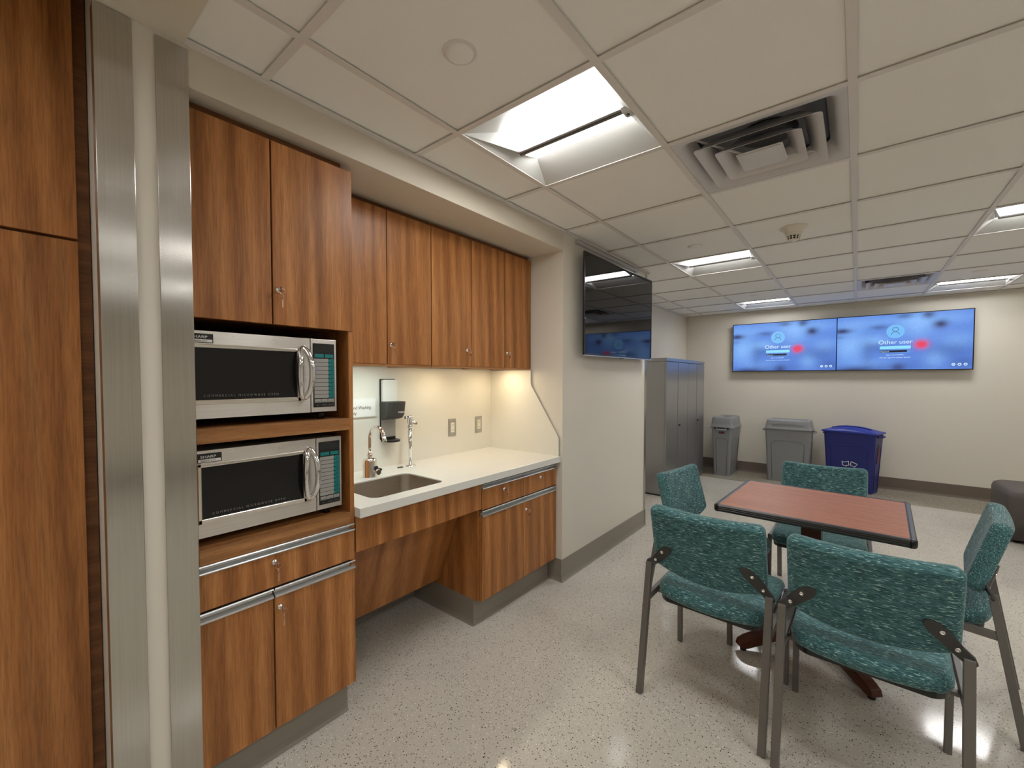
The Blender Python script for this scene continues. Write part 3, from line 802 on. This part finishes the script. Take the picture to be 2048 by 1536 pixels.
def speaker():
    s = thing('ceiling_speaker', 'x', 'ceiling speaker', (0, 0, 0), 'small round ceiling discs', world=False)
    bm = BM(); lathe(bm, [(.040, -.001), (.050, -.0012), (.052, .001), (.052, .004)], (0, 0, 0), seg=36); obj('rim', bm, 'ceil_grid', s)
    bm = BM(); lathe(bm, [(0, -.013), (.03, -.011), (.040, -.006), (.042, -.001), (.042, .003)], (0, 0, 0), seg=36); obj('cover', bm, 'ceil_tile', s)
    return s
s = speaker(); s.location = (-.944, .910, TZ-.001); s['label'] = 'round white ceiling disc closest to the camera, above the tall cabinet'
for loc, lb in (((-.948, 3.305, TZ-.001), 'round white ceiling disc just in front of the light beyond the television'),
                ((.844, 5.678, TZ-.001), 'round white ceiling disc in front of the light above the right screen'),
                ((-.945, 5.70, TZ-.001), 'round white ceiling disc in front of the farthest light of the left row')):
    dup(s, loc, 0, lb)
s = thing('smoke_detector', 'white dome smoke detector hanging from the ceiling beyond the big vent', 'smoke detector', (-.338, 3.30, TZ))
bm = BM(); lathe(bm, [(.0, 0), (.078, 0), (.078, -.004), (.066, -.012), (.052, -.030), (.049, -.036), (0, -.036)], (-.338, 3.30, TZ), seg=36); obj('base', bm, 'cream', s)
bm = BM(); lathe(bm, [(.046, -.034), (.044, -.05), (.040, -.056), (.030, -.056)], (-.338, 3.30, TZ), seg=36); lathe(bm, [(.032, -.078), (.028, -.084), (.012, -.086), (.008, -.094), (0, -.095)], (-.338, 3.30, TZ), seg=36); obj('head', bm, 'cream', s)
bm = BM(); lathe(bm, [(.028, -.054), (.028, -.08)], (-.338, 3.30, TZ), seg=24)
obj('sensing_chamber', bm, 'black', s)
bm = BM()
for i in range(12):
    a = 2*PI*i/12; r0 = .0375
    beam(bm, (-.338+.040*math.cos(a), 3.30+.040*math.sin(a), TZ-.054), (-.338+.033*math.cos(a), 3.30+.033*math.sin(a), TZ-.080), .006, .004)
lathe(bm, [(.0375, -.066), (.036, -.069)], (-.338, 3.30, TZ), seg=24)
obj('cage', bm, 'cream', s)

# ------------------------------------------------------------------ televisions
def tv_frame(bm, W, H, bz=.009):
    # local: x right, z up, facing -y, front face at y=0
    box(bm, -W/2, W/2, .001, .03, 0, H)
def side_tv():
    t = thing('television', 'switched-off black television mounted high on the left wall', 'television', (-1.450, 3.168, 1.543), world=False)
    # local axes: x = out from wall, y along the wall
    t.rotation_euler = (math.radians(.45), math.radians(.3), 0)
    W, H = 1.214, .703
    bm = BM(); box(bm, -.012, -.002, -W/2, W/2, 0, H); box(bm, -.034, -.012, -W/2+.06, W/2-.06, .03, H-.05); obj('housing', bm, 'tvblack', t, .002)
    bm = BM()
    for q_ in ((-W/2, W/2, 0, .012), (-W/2, W/2, H-.007, H), (-W/2, -W/2+.007, 0, H), (W/2-.007, W/2, 0, H)): box(bm, -.002, .0015, *q_)
    obj('bezel', bm, 'tvblack', t, .001)
    bm = BM(); box(bm, -.002, .0, -W/2+.007, W/2-.007, .012, H-.007); obj('screen', bm, 'tvscreen', t)
    bm = BM(); box(bm, -.010, .0018, -W/2, W/2, -.006, .0005); obj('lower_trim', bm, 'alu', t, .001)
    bm = BM(); box(bm, -.012, .0025, -.03, .03, -.012, -.005); obj('remote_receiver', bm, 'black', t, .001)
    bm = BM(); box(bm, -.055, -.034, -.30, .30, .12, .50); obj('rear_cover', bm, 'tvblack', t, .006)
    bm = BM(); box(bm, -.0735, -.055, -.35, .35, .2, .4)
    obj('wall_mount', bm, 'silverpaint', t, .002)
    return t
side_tv()
bm = BM(); box(bm, WX+.0005, WX+.026, 2.56, 3.60, 2.302, 2.320); box(bm, WX+.012, WX+.024, 3.560, 3.568, 2.250, 2.302); box(bm, WX+.012, WX+.024, 3.540, 3.548, 2.250, 2.302)
o = obj('mounting_rail', bm, 'alu', None, .001); tag(o, 'slim metal rail on the wall just above the switched-off television', 'rail')

def pict(u, v):
    # blurred login wallpaper, u right 0..1, v up 0..1, linear colour
    def g(cu, cv, su, sv): return math.exp(-((u-cu)/su)**2-((v-cv)/sv)**2)
    base = Vector((.105, .235, .72))
    light = g(.1, .45, .13, .28)*.9+g(.13, .85, .25, .14)*.5+g(.62, .8, .13, .25)*.8+g(.9, .5, .12, .15)*.5+g(.75, .18, .08, .15)*.6+g(.32, .55, .12, .1)*.7+g(.3, .12, .2, .1)*.35+g(.85, .88, .2, .12)*.5+g(.45, .9, .2, .1)*.3
    dark = g(.25, .3, .05, .3)*.35+g(.85, .33, .18, .14)*.5+g(.33, .42, .12, .1)*.4+g(.95, .1, .1, .1)*.55+g(.3, .02, .35, .09)*.4+g(.55, .1, .2, .1)*.2
    c = base+Vector((.14, .26, .25))*min(light, 1.1)-Vector((.07, .15, .40))*min(dark, 1.2)
    k = g(.04, .74, .075, .05)+g(.34, .78, .07, .04)*.55+g(.785, .78, .05, .07)+g(.70, .96, .045, .07)*.8+g(.53, .96, .06, .05)*.6+g(.49, .03, .05, .08)*.75+g(.15, .0, .14, .05)*.8+g(.02, .62, .06, .03)*.3
    k = min(k, 1); c = c*(1-k)+Vector((.03, .035, .12))*k
    r_ = min(1, g(.655, .44, .045, .07)*1.5); c = c*(1-r_)+Vector((.80, .06, .14))*r_
    e = .96+.08*random.random()
    return tuple(max(0, x_)*e for x_ in c)+(1,)
def wall_tv(xc, label):
    W, H = 1.226, .686
    t = thing('wall_screen', label, 'television', (xc, 6.94, 1.479), 'lit login screens on the far wall')
    X, Y, Z = xc, 6.94, 1.479
    bm = BM(); box(bm, X-W/2, X+W/2, Y+.002, Y+.045, Z, Z+H); obj('housing', bm, 'tvblack', t, .002)
    bm = BM(); bz = .009
    for q_ in ((X-W/2, X+W/2, Z, Z+bz), (X-W/2, X+W/2, Z+H-bz, Z+H), (X-W/2, X-W/2+bz, Z, Z+H), (X+W/2-bz, X+W/2, Z, Z+H)): box(bm, q_[0], q_[1], Y-.0015, Y+.002, q_[2], q_[3])
    obj('bezel', bm, 'tvblack', t)
    bm = BM(); nx, nz = 72, 40; lay = bm.loops.layers.float_color.new('picture')
    vs = [[bm.verts.new((X-W/2+bz+(W-2*bz)*i/nx, Y+.0012, Z+bz+(H-2*bz)*j/nz)) for j in range(nz+1)] for i in range(nx+1)]
    cl = [[pict(i/nx, j/nz) for j in range(nz+1)] for i in range(nx+1)]
    for i in range(nx):
        for j in range(nz):
            f_ = bm.faces.new((vs[i][j], vs[i+1][j], vs[i+1][j+1], vs[i][j+1]))
            for lp, (a, c_) in zip(f_.loops, ((i, j), (i+1, j), (i+1, j+1), (i, j+1))): lp[lay] = cl[a][c_]
    obj('screen', bm, 'screen', t)
    yf = Y+.0006; U = lambda u: X-W/2+W*u; V = lambda v_: Z+H*v_
    bm = BM(); cyl(bm, (U(.464), yf, V(.685)), (U(.464), yf-.0005, V(.685)), .083, seg=48); obj('avatar_disc', bm, 'ui_cyan', t)
    bm = BM()
    tube(bm, [(U(.464)+.026*math.cos(a), yf-.001, V(.72)+.026*math.sin(a)) for a in (2*PI*i/24 for i in range(24))], .0022, 6, True)
    tube(bm, [(U(.464)+.036*math.cos(a), yf-.001, V(.625)+.038*math.sin(a)) for a in (PI*i/16 for i in range(17))], .0022, 6)
    obj('avatar_icon', bm, 'ui_dark', t)
    r_, u_ = (1, 0, 0), (0, 0, 1)
    text('caption', 'Other user', .068, (U(.464), yf, V(.465)), r_, u_, 'ui_white', t, 'CENTER', ext=.0003)
    bm = BM(); box(bm, U(.35), U(.578), yf-.0006, yf, V(.375), V(.428)); obj('highlight_bar', bm, 'ui_bar', t)
    bm = BM(); box(bm, U(.35), U(.578), yf-.0006, yf, V(.305), V(.36)); obj('password_box', bm, 'ui_mid', t)
    bm = BM(); box(bm, U(.353), U(.551), yf-.001, yf-.0006, V(.316), V(.353)); obj('password_field', bm, 'ui_dark', t)
    text('caption', 'Password', .02, (U(.357), yf-.001, V(.322)), r_, u_, 'ui_white', t, ext=.0003)
    text('caption', 'Sign in to: NYUMC', .02, (U(.464), yf, V(.262)), r_, u_, 'ui_white', t, 'CENTER', ext=.0003)
    text('caption', 'How do I sign in to another domain?', .02, (U(.464), yf, V(.215)), r_, u_, 'ui_white', t, 'CENTER', ext=.0003, sx=.95)
    for k in range(3):
        cx_ = U(.872+k*.039); cz_ = V(.088)
        bm = BM(); tube(bm, [(cx_+.0125*math.cos(a), yf-.001, cz_+.0125*math.sin(a)) for a in (2*PI*i/20 for i in range(20))], .0035, 6, True)
        if k == 0: box(bm, cx_-.005, cx_+.005, yf-.0014, yf-.0004, cz_-.004, cz_+.004)
        if k == 1: beam(bm, (cx_, yf-.001, cz_), (cx_+.014, yf-.001, cz_+.008), .003, .003)
        if k == 2: beam(bm, (cx_, yf-.001, cz_), (cx_, yf-.001, cz_+.015), .003, .003, up=(1, 0, 0))
        obj('icon', bm, 'ui_white', t)
    bm = BM(); box(bm, X-.3, X+.3, Y+.045, FY-.001, Z+.15, Z+.5); obj('wall_mount', bm, 'silverpaint', t)
wall_tv(-.824, 'lit blue login screen on the far wall, left of the pair')
wall_tv(.393, 'lit blue login screen on the far wall, right of the pair')

# ------------------------------------------------------------------ steel storage cabinets
def locker(y0, y1, label):
    xf = -1.70; xb = LX+.016
    t = thing('storage_cabinet', label, 'cabinet', ((xf+xb)/2, (y0+y1)/2, 0), 'steel storage cabinets in the corner')
    bm = BM(); box(bm, xb, xf-.02, y0, y1, .018, 1.575); obj('body', bm, 'locker', t, .001)
    bm = BM(); box(bm, xb, xf+.0, y0-.002, y1+.002 if False else y1, 1.577, 1.615); obj('top', bm, 'locker', t, .002)
    bm = BM(); box(bm, xb+.01, xf-.03, y0+.005, y1-.005, 0, .018); obj('plinth', bm, 'black', t)
    bm = BM(); box(bm, xf-.02, xf-.001, y0, y1, .018, .060); obj('bottom_rail', bm, 'locker', t, .001)
    bm = BM(); box(bm, xf-.0205, xf-.019, y0+.01, y1-.01, .06, 1.577); obj('shadow_gap', bm, 'black', t)
    ym = (y0+y1)/2+.01
    for k, (a, b_) in enumerate(((y0+.002, ym-.007), (ym+.007, y1-.003))):
        bm = BM(); box(bm, xf-.019, xf, a, b_, .064, 1.570); d = obj('door', bm, 'locker', t, .0012)
        if k == 1:
            bm = BM(); box(bm, xf, xf+.012, ym+.02, ym+.075, .79, .815); obj('handle', bm, 'black', d, .004)
            bm = BM(); box(bm, xf, xf+.004, ym+.012, ym+.085, .785, .82); obj('handle_plate', bm, 'alu', d, .002)
locker(4.905, 5.702, 'tall grey steel storage cabinet nearer the wall end, left of its twin')
locker(5.706, 6.455, 'tall grey steel storage cabinet nearer the far wall, beside the narrow bin')

# ------------------------------------------------------------------ bins
def binbody(L, W, l, w, H, mat, recess):
    # base l x w, rim L x W (long side along local x)
    bm = BM(); rings = []
    for z, f_ in ((0, 0), (.01, .0), (H*.9, .92), (H, 1)):
        rings.append([(x_, y_, z) for x_, y_ in rrect(l+(L-l)*f_, w+(W-w)*f_, .028, 4)])
    loft(bm, rings, True, False, False)
    rings = [[(x_, y_, H) for x_, y_ in rrect(L, W, .028, 4)], [(x_, y_, H) for x_, y_ in rrect(L-.012, W-.012, .022, 4)], [(x_, y_, H-.1) for x_, y_ in rrect(L-.03, W-.03, .022, 4)]]
    loft(bm, rings, False, True, False)
    return bm
def bin_panels(t, L, W, l, w, H, mat):
    # raised outline panels on both long sides and both short ends
    def face(sgn, axis):
        bm = BM()
        def P(a, z, off):
            f_ = z/H
            if axis == 'y':
                d = (w+(W-w)*f_*.98)/2+off; return (a*(l+(L-l)*f_)/2, sgn*d, z)
            d = (l+(L-l)*f_*.98)/2+off; return (sgn*d, a*(w+(W-w)*f_)/2, z)
        k = .74 if axis == 'y' else .6
        path = [(-k, .03), (-k, H*.74), (-k*.8, H*.775), (0, H*.79), (k*.8, H*.775), (k, H*.74), (k, .03)]
        pts = [P(a, z, .0015) for a, z in path]
        tube(bm, pts, .0035, 6)
        return bm
    for s_ in (1, -1):
        obj('panel_rib', face(s_, 'y'), mat, t); obj('panel_rib', face(s_, 'x'), mat, t)
def bin_handles(t, L, W, H, mat, z):
    for s_ in (1, -1):
        bm = BM(); pts = []
        for a, dx in ((-.075, .0), (-.06, .028), (-.03, .040), (.03, .040), (.06, .028), (.075, .0)): pts.append((s_*(L/2+dx-.004), a, z))
        tube(bm, pts, .012, 8); obj('handle', bm, mat, t)
def domed_lid(L, W, H, z0):
    bm = BM(); rings = []
    for z, gx, r in ((z0-.006, .012, .03), (z0-.005, .034, .035), (z0+.010, .034, .035), (z0+.018, .022, .035), (z0+.06, .006, .035), (z0+H*.84, -.006, .035), (z0+H*.97, -.022, .035), (z0+H, -.045, .035)):
        rings.append([(x_, y_, z) for x_, y_ in rrect(L+gx, W+gx, r, 5)])
    rings.append([(x_, y_, z0+H-.002) for x_, y_ in rrect(L-.10, W-.10, .04, 5)])
    rings.append([(x_, y_, z0+H-.05) for x_, y_ in rrect(L-.12, W-.12, .04, 5)])
    loft(bm, rings, False, True, True)
    return bm
# narrow end-on grey bin
t = thing('trash_bin', 'slim grey trash bin standing end-on beside the steel cabinets', 'trash bin', (-1.468, 6.750, 0), 'bins along the far wall', world=False, rotz=PI/2)
L, W, l, w, H = .525, .272, .475, .205, .675
obj('body', binbody(L, W, l, w, H, 0, 0), 'bin_grey', t); bin_panels(t, L, W, l, w, H, 'bin_grey_dark'); bin_handles(t, L, W, H, 'bin_grey', H-.02)
bm = domed_lid(L, W, .15, H+.005)
ld = obj('lid', bm, 'bin_grey', t)
bm = BM(); box(bm, -L/2-.024, -L/2-.004, -.055, .055, .662, .690); obj('label_window', bm, 'dkplastic', t, .001)
for s_ in (-1, 1):
    bm = BM(); cyl(bm, (-L/2-.004, s_*.085, .678), (-L/2-.024, s_*.085, .678), .012, seg=14); obj('vent_plug', bm, 'black', t)
bm = BM(); box(bm, -L/2-.005, -L/2+.004, -.037, .037, .600, .624); tg = obj('brand_tag', bm, 'black', t)
text('lettering', 'Rubbermaid', .0165, (-L/2-.0055, .033, .607), (0, -1, 0), (0, 0, 1), 'redtext', t, sx=.8)
# broad grey bin
t = thing('trash_bin', 'broad grey trash bin with handled domed lid, middle of the three bins', 'trash bin', (-.695, 6.745, 0), 'bins along the far wall', world=False, rotz=math.radians(-1))
L, W, l, w, H = .520, .285, .455, .225, .70
obj('body', binbody(L, W, l, w, H, 0, 0), 'bin_grey', t); bin_panels(t, L, W, l, w, H, 'bin_grey_dark'); bin_handles(t, L, W, H, 'bin_grey', H-.02)
bm = domed_lid(L-.02, W, .128, H+.003); ld = obj('lid', bm, 'bin_grey', t)
bm = BM(); tube(bm, [(-.17, -W/2-.008, .765), (-.10, -W/2-.009, .778), (0, -W/2-.009, .782), (.10, -W/2-.009, .776), (.17, -W/2-.008, .755)], .004, 6); obj('lid_rib', bm, 'bin_grey', ld)
# blue recycling bin
rz = math.radians(-17.5)
t = thing('recycling_bin', 'dark blue recycling bin with white recycling arrows behind the table', 'recycling bin', (-.028, 6.725, 0), 'bins along the far wall', world=False, rotz=rz)
L, W, l, w, H = .525, .285, .455, .225, .715
obj('body', binbody(L, W, l, w, H, 0, 0), 'bin_blue', t); bin_panels(t, L, W, l, w, H, 'bin_blue'); bin_handles(t, L, W, H, 'bin_blue', H-.03)
bm = BM(); rings = []
nx = 16
for i in range(nx+1):
    u_ = -1+2*i/nx; xx = u_*(L/2+.014); ht = .066*(1-abs(u_)**2.2)
    ring = []
    for k in range(9):
        v_ = -1+2*k/8; ring.append((xx, v_*(W/2+.012), H+.016+ht*(1-abs(v_)**2.5)*.9))
    ring += [(xx, W/2+.012, H-.004), (xx, -W/2-.012, H-.004)]
    rings.append(ring)
loft(bm, rings, True, True, True); ld = obj('lid', bm, 'bin_blue_lid', t)
bm = BM(); tube(bm, [(x_*.25, -.055, H+.078-.05*abs(x_)**2.2) for x_ in (-.8, -.5, -.2, .2, .5, .8)], .006, 8); obj('lid_rib', bm, 'bin_blue_lid', ld)
# recycling arrows outline, centre on the broad front
def bandpt(a, b_, off=.003):   # a along x, b_ up z, on the front (-y)
    f_ = b_/H; return (a, -((w+(W-w)*f_)/2+off), b_)
cxr, czr, R_ = .018, .236, .112
def rpt(ang, rad): return (cxr+rad*math.cos(ang), czr+rad*math.sin(ang))
for k in range(3):
    a0 = math.radians(90+120*k)
    for (aa, ab, head) in ((-.62, -.10, False), (.10, .62, True)):
        p = []
        q4 = [rpt(a0+aa, R_*.74), rpt(a0+aa, R_*1.16), rpt(a0+ab, R_*1.16), rpt(a0+ab, R_*.74)]
        if head: q4 = [rpt(a0+aa, R_*.74), rpt(a0+aa, R_*1.16), rpt(a0+ab*.85, R_*1.14), rpt(a0+ab*.9, R_*1.3), rpt(a0+ab*1.25, R_*.95), rpt(a0+ab*.8, R_*.62), rpt(a0+ab*.83, R_*.76)]
        bm = BM(); tube(bm, [bandpt(*q_) for q_ in q4], .0042, 6, True); obj('recycling_arrow', bm, 'white', t)
bm = BM(); f1 = lambda z_: (l+(L-l)*z_/H)/2+.0035
prism(bm, [(f1(.40)-.004, .40), (f1(.40), .40), (f1(.60), .60), (f1(.60)-.004, .60)], 1, -.03, .025) if False else loft(bm, [[(f1(z_)-.004, -.03, z_), (f1(z_), -.03, z_), (f1(z_), .025, z_), (f1(z_)-.004, .025, z_)] for z_ in (.36, .60)])
obj('side_decal', bm, 'black', t)
text('lettering', 'Rubbermaid', .042, (f1(.48)+.001, .018, .375), (.07, 0, 1), (0, -1, 0), 'redtext', t, sx=.9) if False else text('lettering', 'Rubbermaid', .042, (f1(.36)+.002, .014, .368), (.075, 0, 1), (0, -1, 0), 'redtext', t, sx=.95)

# ------------------------------------------------------------------ ottoman at the right edge
bm = BM(); rings = []
for z, g_, r in ((.03, 0, .05), (.38, .01, .06), (.42, -.01, .07), (.438, -.06, .08), (.442, -.14, .08)):
    rings.append([(x_, y_, z) for x_, y_ in rrect(.7+g_, .6+g_, r, 5, 1.35, 5.66)])
t = thing('ottoman', 'dark grey vinyl ottoman cut off by the right frame edge', 'ottoman', (1.35, 5.66, 0))
loft(bm, rings, True, True, True); obj('cushion', bm, 'ottoman', t)
for sx in (-1, 1):
    for sy in (-1, 1):
        bm = BM(); cyl(bm, (1.35+sx*.28, 5.66+sy*.23, 0), (1.35+sx*.28, 5.66+sy*.23, .032), .02); obj('foot', bm, 'black', t)

# ------------------------------------------------------------------ table
ta = math.radians(-2.2)
t = thing('dining_table', 'square cherry laminate table with black ribbed edge among the teal chairs', 'table', (-.164, 2.622, 0), world=False, rotz=ta)
hx, hy = .374, .347; zt = .742
bm = BM(); box(bm, -hx+.022, hx-.022, -hy+.022, hy-.022, zt-.030, zt-.0005); tt = obj('tabletop', bm, 'table_top', t)
prof = [(-.022, -.031), (-.022, 0), (-.016, .0008), (-.005, .0002), (-.001, -.004), (0, -.008), (-.002, -.010), (0, -.012), (0, -.017), (-.002, -.019), (0, -.021), (0, -.026), (-.002, -.028), (-.004, -.032), (-.010, -.034), (-.022, -.034)]
for nm, (ax, s_) in (('a', ('x', 1)), ('b', ('x', -1)), ('c', ('y', 1)), ('d', ('y', -1))):
    bm = BM(); ln = (hy if ax == 'x' else hx)-.020
    rings = []
    for e in (-ln, ln):
        rings.append([((s_*(hx+p0), e, zt+p1) if ax == 'x' else (e, s_*(hy+p0), zt+p1)) for p0, p1 in prof])
    loft(bm, rings); obj('edge_strip', bm, 'table_edge', t)
for sx in (-1, 1):
    for sy in (-1, 1):
        bm = BM()
        def arc(rad, z_): return [(sx*(hx-.022), sy*(hy-.022), z_)]+[(sx*(hx-.022+rad*math.cos(a)), sy*(hy-.022+rad*math.sin(a)), z_) for a in (PI/2*i/6 for i in range(7))]
        loft(bm, [arc(.010, zt-.0355), arc(.020, zt-.033), arc(.023, zt-.026), arc(.023, zt-.006), arc(.019, zt-.0003), arc(.01, zt+.001)], smooth=True)
        obj('corner_cap', bm, 'table_corner', t)
bm = BM(); box(bm, -.042, .042, -.042, .042, .08, .712); obj('column', bm, 'table_base', t, .004)
bm = BM(); box(bm, -.18, .18, -.03, .03, .690, .712); box(bm, -.03, .03, -.18, .18, .688, .711); obj('top_brace', bm, 'black', t)
for k in range(4):
    a = PI/4+PI/2*k; d_ = Vector((math.cos(a), math.sin(a), 0)); s_ = Vector((-d_.y, d_.x, 0))
    side = [(.03, .085), (.03, .150), (.10, .135), (.335, .068), (.372, .050), (.380, .022), (.345, .016), (.10, .070)]
    bm = BM()
    loft(bm, [[tuple(d_*r_+s_*o_+Vector((0, 0, z_))) for r_, z_ in side] for o_ in (-.027, .027)])
    lg = obj('leg', bm, 'table_base', t, .005)
    bm = BM(); p_ = d_*.352; cyl(bm, (p_.x, p_.y, 0), (p_.x, p_.y, .020), .014, .016); obj('glide', bm, 'black', lg)

# ------------------------------------------------------------------ chairs
def pillow(bm, nx, nz, W, H, r, pos, nrm, TH, re):
    """closed padded slab: outline W x H rounded by r; pos(x,z)->mid surface point; TH thickness; re edge radius"""
    def mapc(x_, z_):
        ax, az = abs(x_), abs(z_); cx_, cz_ = W/2-r, H/2-r
        if ax > cx_ and az > cz_:
            dx, dz = ax-cx_, az-cz_; m_ = max(dx, dz); L_ = math.hypot(dx, dz)
            dx, dz = dx*m_/L_, dz*m_/L_; ax, az = cx_+dx, cz_+dz
        return math.copysign(ax, x_), math.copysign(az, z_)
    def samp(n_, S):
        # denser near edges
        o_ = []
        es = [0, .12, .35, .7, 1]
        for e in es: o_.append(-S/2+e*re*1.3)
        inner_n = n_
        for i in range(1, inner_n): o_.append(-S/2+re*1.3+(S-2.6*re)*i/inner_n)
        return o_+[-q_ for q_ in reversed(o_[:5])]
    xs, zs = samp(nx, W), samp(nz, H)
    F, B = {}, {}
    for i, x_ in enumerate(xs):
        for j, z_ in enumerate(zs):
            mx, mz = mapc(x_, z_)
            e = min(W/2-abs(x_), H/2-abs(z_))
            h_ = TH/2*math.sqrt(max(0, 1-(1-min(e/re, 1))**2))
            dome = 1+.12*(1-(2*x_/W)**2)*(1-(2*z_/H)**2)
            p_ = Vector(pos(mx, mz)); n_ = Vector(nrm(mx, mz))
            edge = e < 1e-7
            F[i, j] = bm.verts.new(p_+n_*h_*dome)
            B[i, j] = F[i, j] if edge else bm.verts.new(p_-n_*h_)
    for i in range(len(xs)-1):
        for j in range(len(zs)-1):
            for D, rev in ((F, False), (B, True)):
                q_ = [D[i, j], D[i+1, j], D[i+1, j+1], D[i, j+1]]
                if rev: q_ = q_[::-1]
                f_ = bm.faces.new(q_); f_.smooth = True
def make_chair():
    t = thing('guest_chair', 'x', 'chair', (0, 0, 0), 'teal guest chairs around the table', world=False)
    # backrest: rear surface follows the measured curve
    def rear(x_, z_):
        return .115-(z_-.51)*.27+.015*(x_/.22)**2
    TH = .060
    def zmap(x_, z_):
        a2 = (x_/.22)**2; lo = .500+.046*a2; hi = .812+.011*a2; return lo+(z_+.161)/.322*(hi-lo)
    def pos(x_, z_): zz = zmap(x_, z_); return (x_, rear(x_, zz)+TH/2, zz)
    def nrm(x_, z_):
        zz = zmap(x_, z_); gx = (rear(x_+.002, zz)-rear(x_-.002, zz))/.004; gz = (rear(x_, zz+.002)-rear(x_, zz-.002))/.004
        return Vector((-gx, 1, -gz)).normalized()
    bm = BM(); pillow(bm, 14, 10, .446, .322, .032, pos, nrm, TH, .020); obj('backrest', bm, 'fabric', t)
    # seat
    def spos(x_, y_):
        yy = y_+.335; s_ = (y_+.215)/.43
        wide = 1+.05*s_
        cur = -.040*(1-(x_/.21)**2)*(1-s_) + .012*(1-(x_/.21)**2)*s_
        z_ = .428+.012*s_-.018*max(0, s_-.75)*4*max(0, s_-.75)*4-.010*math.sin(PI*min(1, max(0, s_)))*(1-(x_/.21)**2)
        return (x_*wide, yy+cur, z_)
    bm = BM(); pillow(bm, 12, 12, .430, .430, .050, spos, lambda a, b_: (0, 0, 1), .062, .028); obj('seat', bm, 'fabric', t)
    # black under-pan
    bm = BM(); rings = []
    for z_, sh in ((.378, .030), (.384, .012), (.404, .010)):
        ring = []
        for x_, y_ in rrect(.43-2*sh, .43-2*sh, .045, 6):
            p_ = spos(x_, y_); ring.append((p_[0], p_[1], z_))
        rings.append(ring)
    loft(bm, rings); obj('seat_pan', bm, 'black', t)
    for s_ in (-1, 1):
        x_ = s_*.235
        bm = BM(); beam(bm, (x_, .003, 0), (x_, .098, .550), .026, .026, up=(0, 1, 0)); obj('leg', bm, 'silverpaint', t, .002)
        bm = BM(); beam(bm, (x_, .49, 0), (x_, .482, .432), .022, .022, up=(0, 1, 0)); obj('leg', bm, 'silverpaint', t, .002)
        bm = BM(); beam(bm, (x_, .072, .396), (x_, .474, .412), .018, .030, up=(0, 0, 1)); obj('side_rail', bm, 'silverpaint', t, .002)
        # back bracket
        bm = BM()
        path = [(.248, .088, .532, .018), (.236, .092, .545, .034), (.212, .140, .562, .036), (.180, .106, .600, .044), (.158, .090, .622, .042), (.143, .080, .634, .026), (.137, .078, .638, .008)]
        rr = []
        for i_, (px2, py2, pz2, ww) in enumerate(path):
            yy = rear(px2, pz2) if i_ > 1 else py2+.012
            d_ = Vector((-.72, 0, .69)); pn = Vector((.69, 0, .72))
            c_ = Vector((px2, yy, pz2))
            ring = [c_+pn*ww/2+Vector((0, .002, 0)), c_+pn*ww/2+Vector((0, -.008, 0)), c_-pn*ww/2+Vector((0, -.008, 0)), c_-pn*ww/2+Vector((0, .002, 0))]
            for q_ in ring:
                q_.y = min(q_.y, q_.y)
                q_.x *= s_
            rr.append([tuple(q_) for q_ in ring])
        loft(bm, rr); br = obj('back_bracket', bm, 'dkplastic', t, .003)
        for (a_, b_) in ((.177, .610), (.212, .563)):
            y_ = rear(a_, b_)-.010
            bm = BM(); lathe(bm, [(.0065, -.0005), (.0065, .0025), (.004, .003), (.0035, .001), (0, .001)], (s_*a_, y_+.002, b_), (0, -1, 0), 16); obj('screw', bm, 'chrome', br)
    bm = BM(); beam(bm, (-.228, .19, .388), (.228, .19, .388), .022, .014, up=(0, 0, 1)); obj('crossbar', bm, 'silverpaint', t, .002)
    bm = BM(); beam(bm, (-.228, .43, .392), (.228, .43, .392), .022, .014, up=(0, 0, 1)); obj('crossbar', bm, 'silverpaint', t, .002)
    return t
ch = make_chair()
ch.location = (-.4795, 1.7525, 0); ch.rotation_euler[2] = math.radians(-2.4)
ch['label'] = 'teal upholstered chair seen from behind, front left of the table'
dup(ch, (.035, 1.7105, 0), math.radians(-1.8), 'teal upholstered chair seen from behind, nearest the camera at front right')
dup(ch, (-.932, 2.691, 0), math.radians(-99), 'teal upholstered chair at the left side of the table by the steel cabinets')
dup(ch, (.546, 2.617, 0), math.radians(82.5), 'teal upholstered chair on the right side of the table at the frame edge')
dup(ch, (-.159, 3.458, 0), math.radians(180), 'teal upholstered chair on the far side of the table before the bins')

# ------------------------------------------------------------------ camera, world, colour
cam = bpy.data.cameras.new('camera'); co = bpy.data.objects.new('camera', cam); COL.objects.link(co); SC.camera = co
yaw, pitch, roll = .6830932652650297, -.030220980087, .00070439
f = Vector((-math.sin(yaw)*math.cos(pitch), math.cos(yaw)*math.cos(pitch), math.sin(pitch)))
r = Vector((math.cos(yaw), math.sin(yaw), 0)); u = r.cross(f)
r2 = r*math.cos(roll)+u*math.sin(roll); u2 = u*math.cos(roll)-r*math.sin(roll)
co.matrix_world = Matrix(((r2.x, u2.x, -f.x, 0), (r2.y, u2.y, -f.y, 0), (r2.z, u2.z, -f.z, CAMZ), (0, 0, 0, 1)))
cam.sensor_width = 36; cam.sensor_fit = 'HORIZONTAL'; cam.lens = 847.9876*36/2048; cam.shift_x = .085/2048; cam.shift_y = 14.39/2048
cam.clip_start = .02
w_ = bpy.data.worlds.new('world'); SC.world = w_; w_.use_nodes = True
w_.node_tree.nodes['Background'].inputs[0].default_value = (.5, .5, .5, 1); w_.node_tree.nodes['Background'].inputs[1].default_value = .02
vs = SC.view_settings; vs.view_transform = 'Standard'; vs.look = 'None'; vs.gamma = 1; vs.use_curve_mapping = False
vs.exposure = 0.0
SC.cycles.max_bounces = 10; SC.cycles.diffuse_bounces = 6; SC.cycles.glossy_bounces = 5
SC.cycles.use_denoising = True
SC.cycles.sample_clamp_indirect = 8
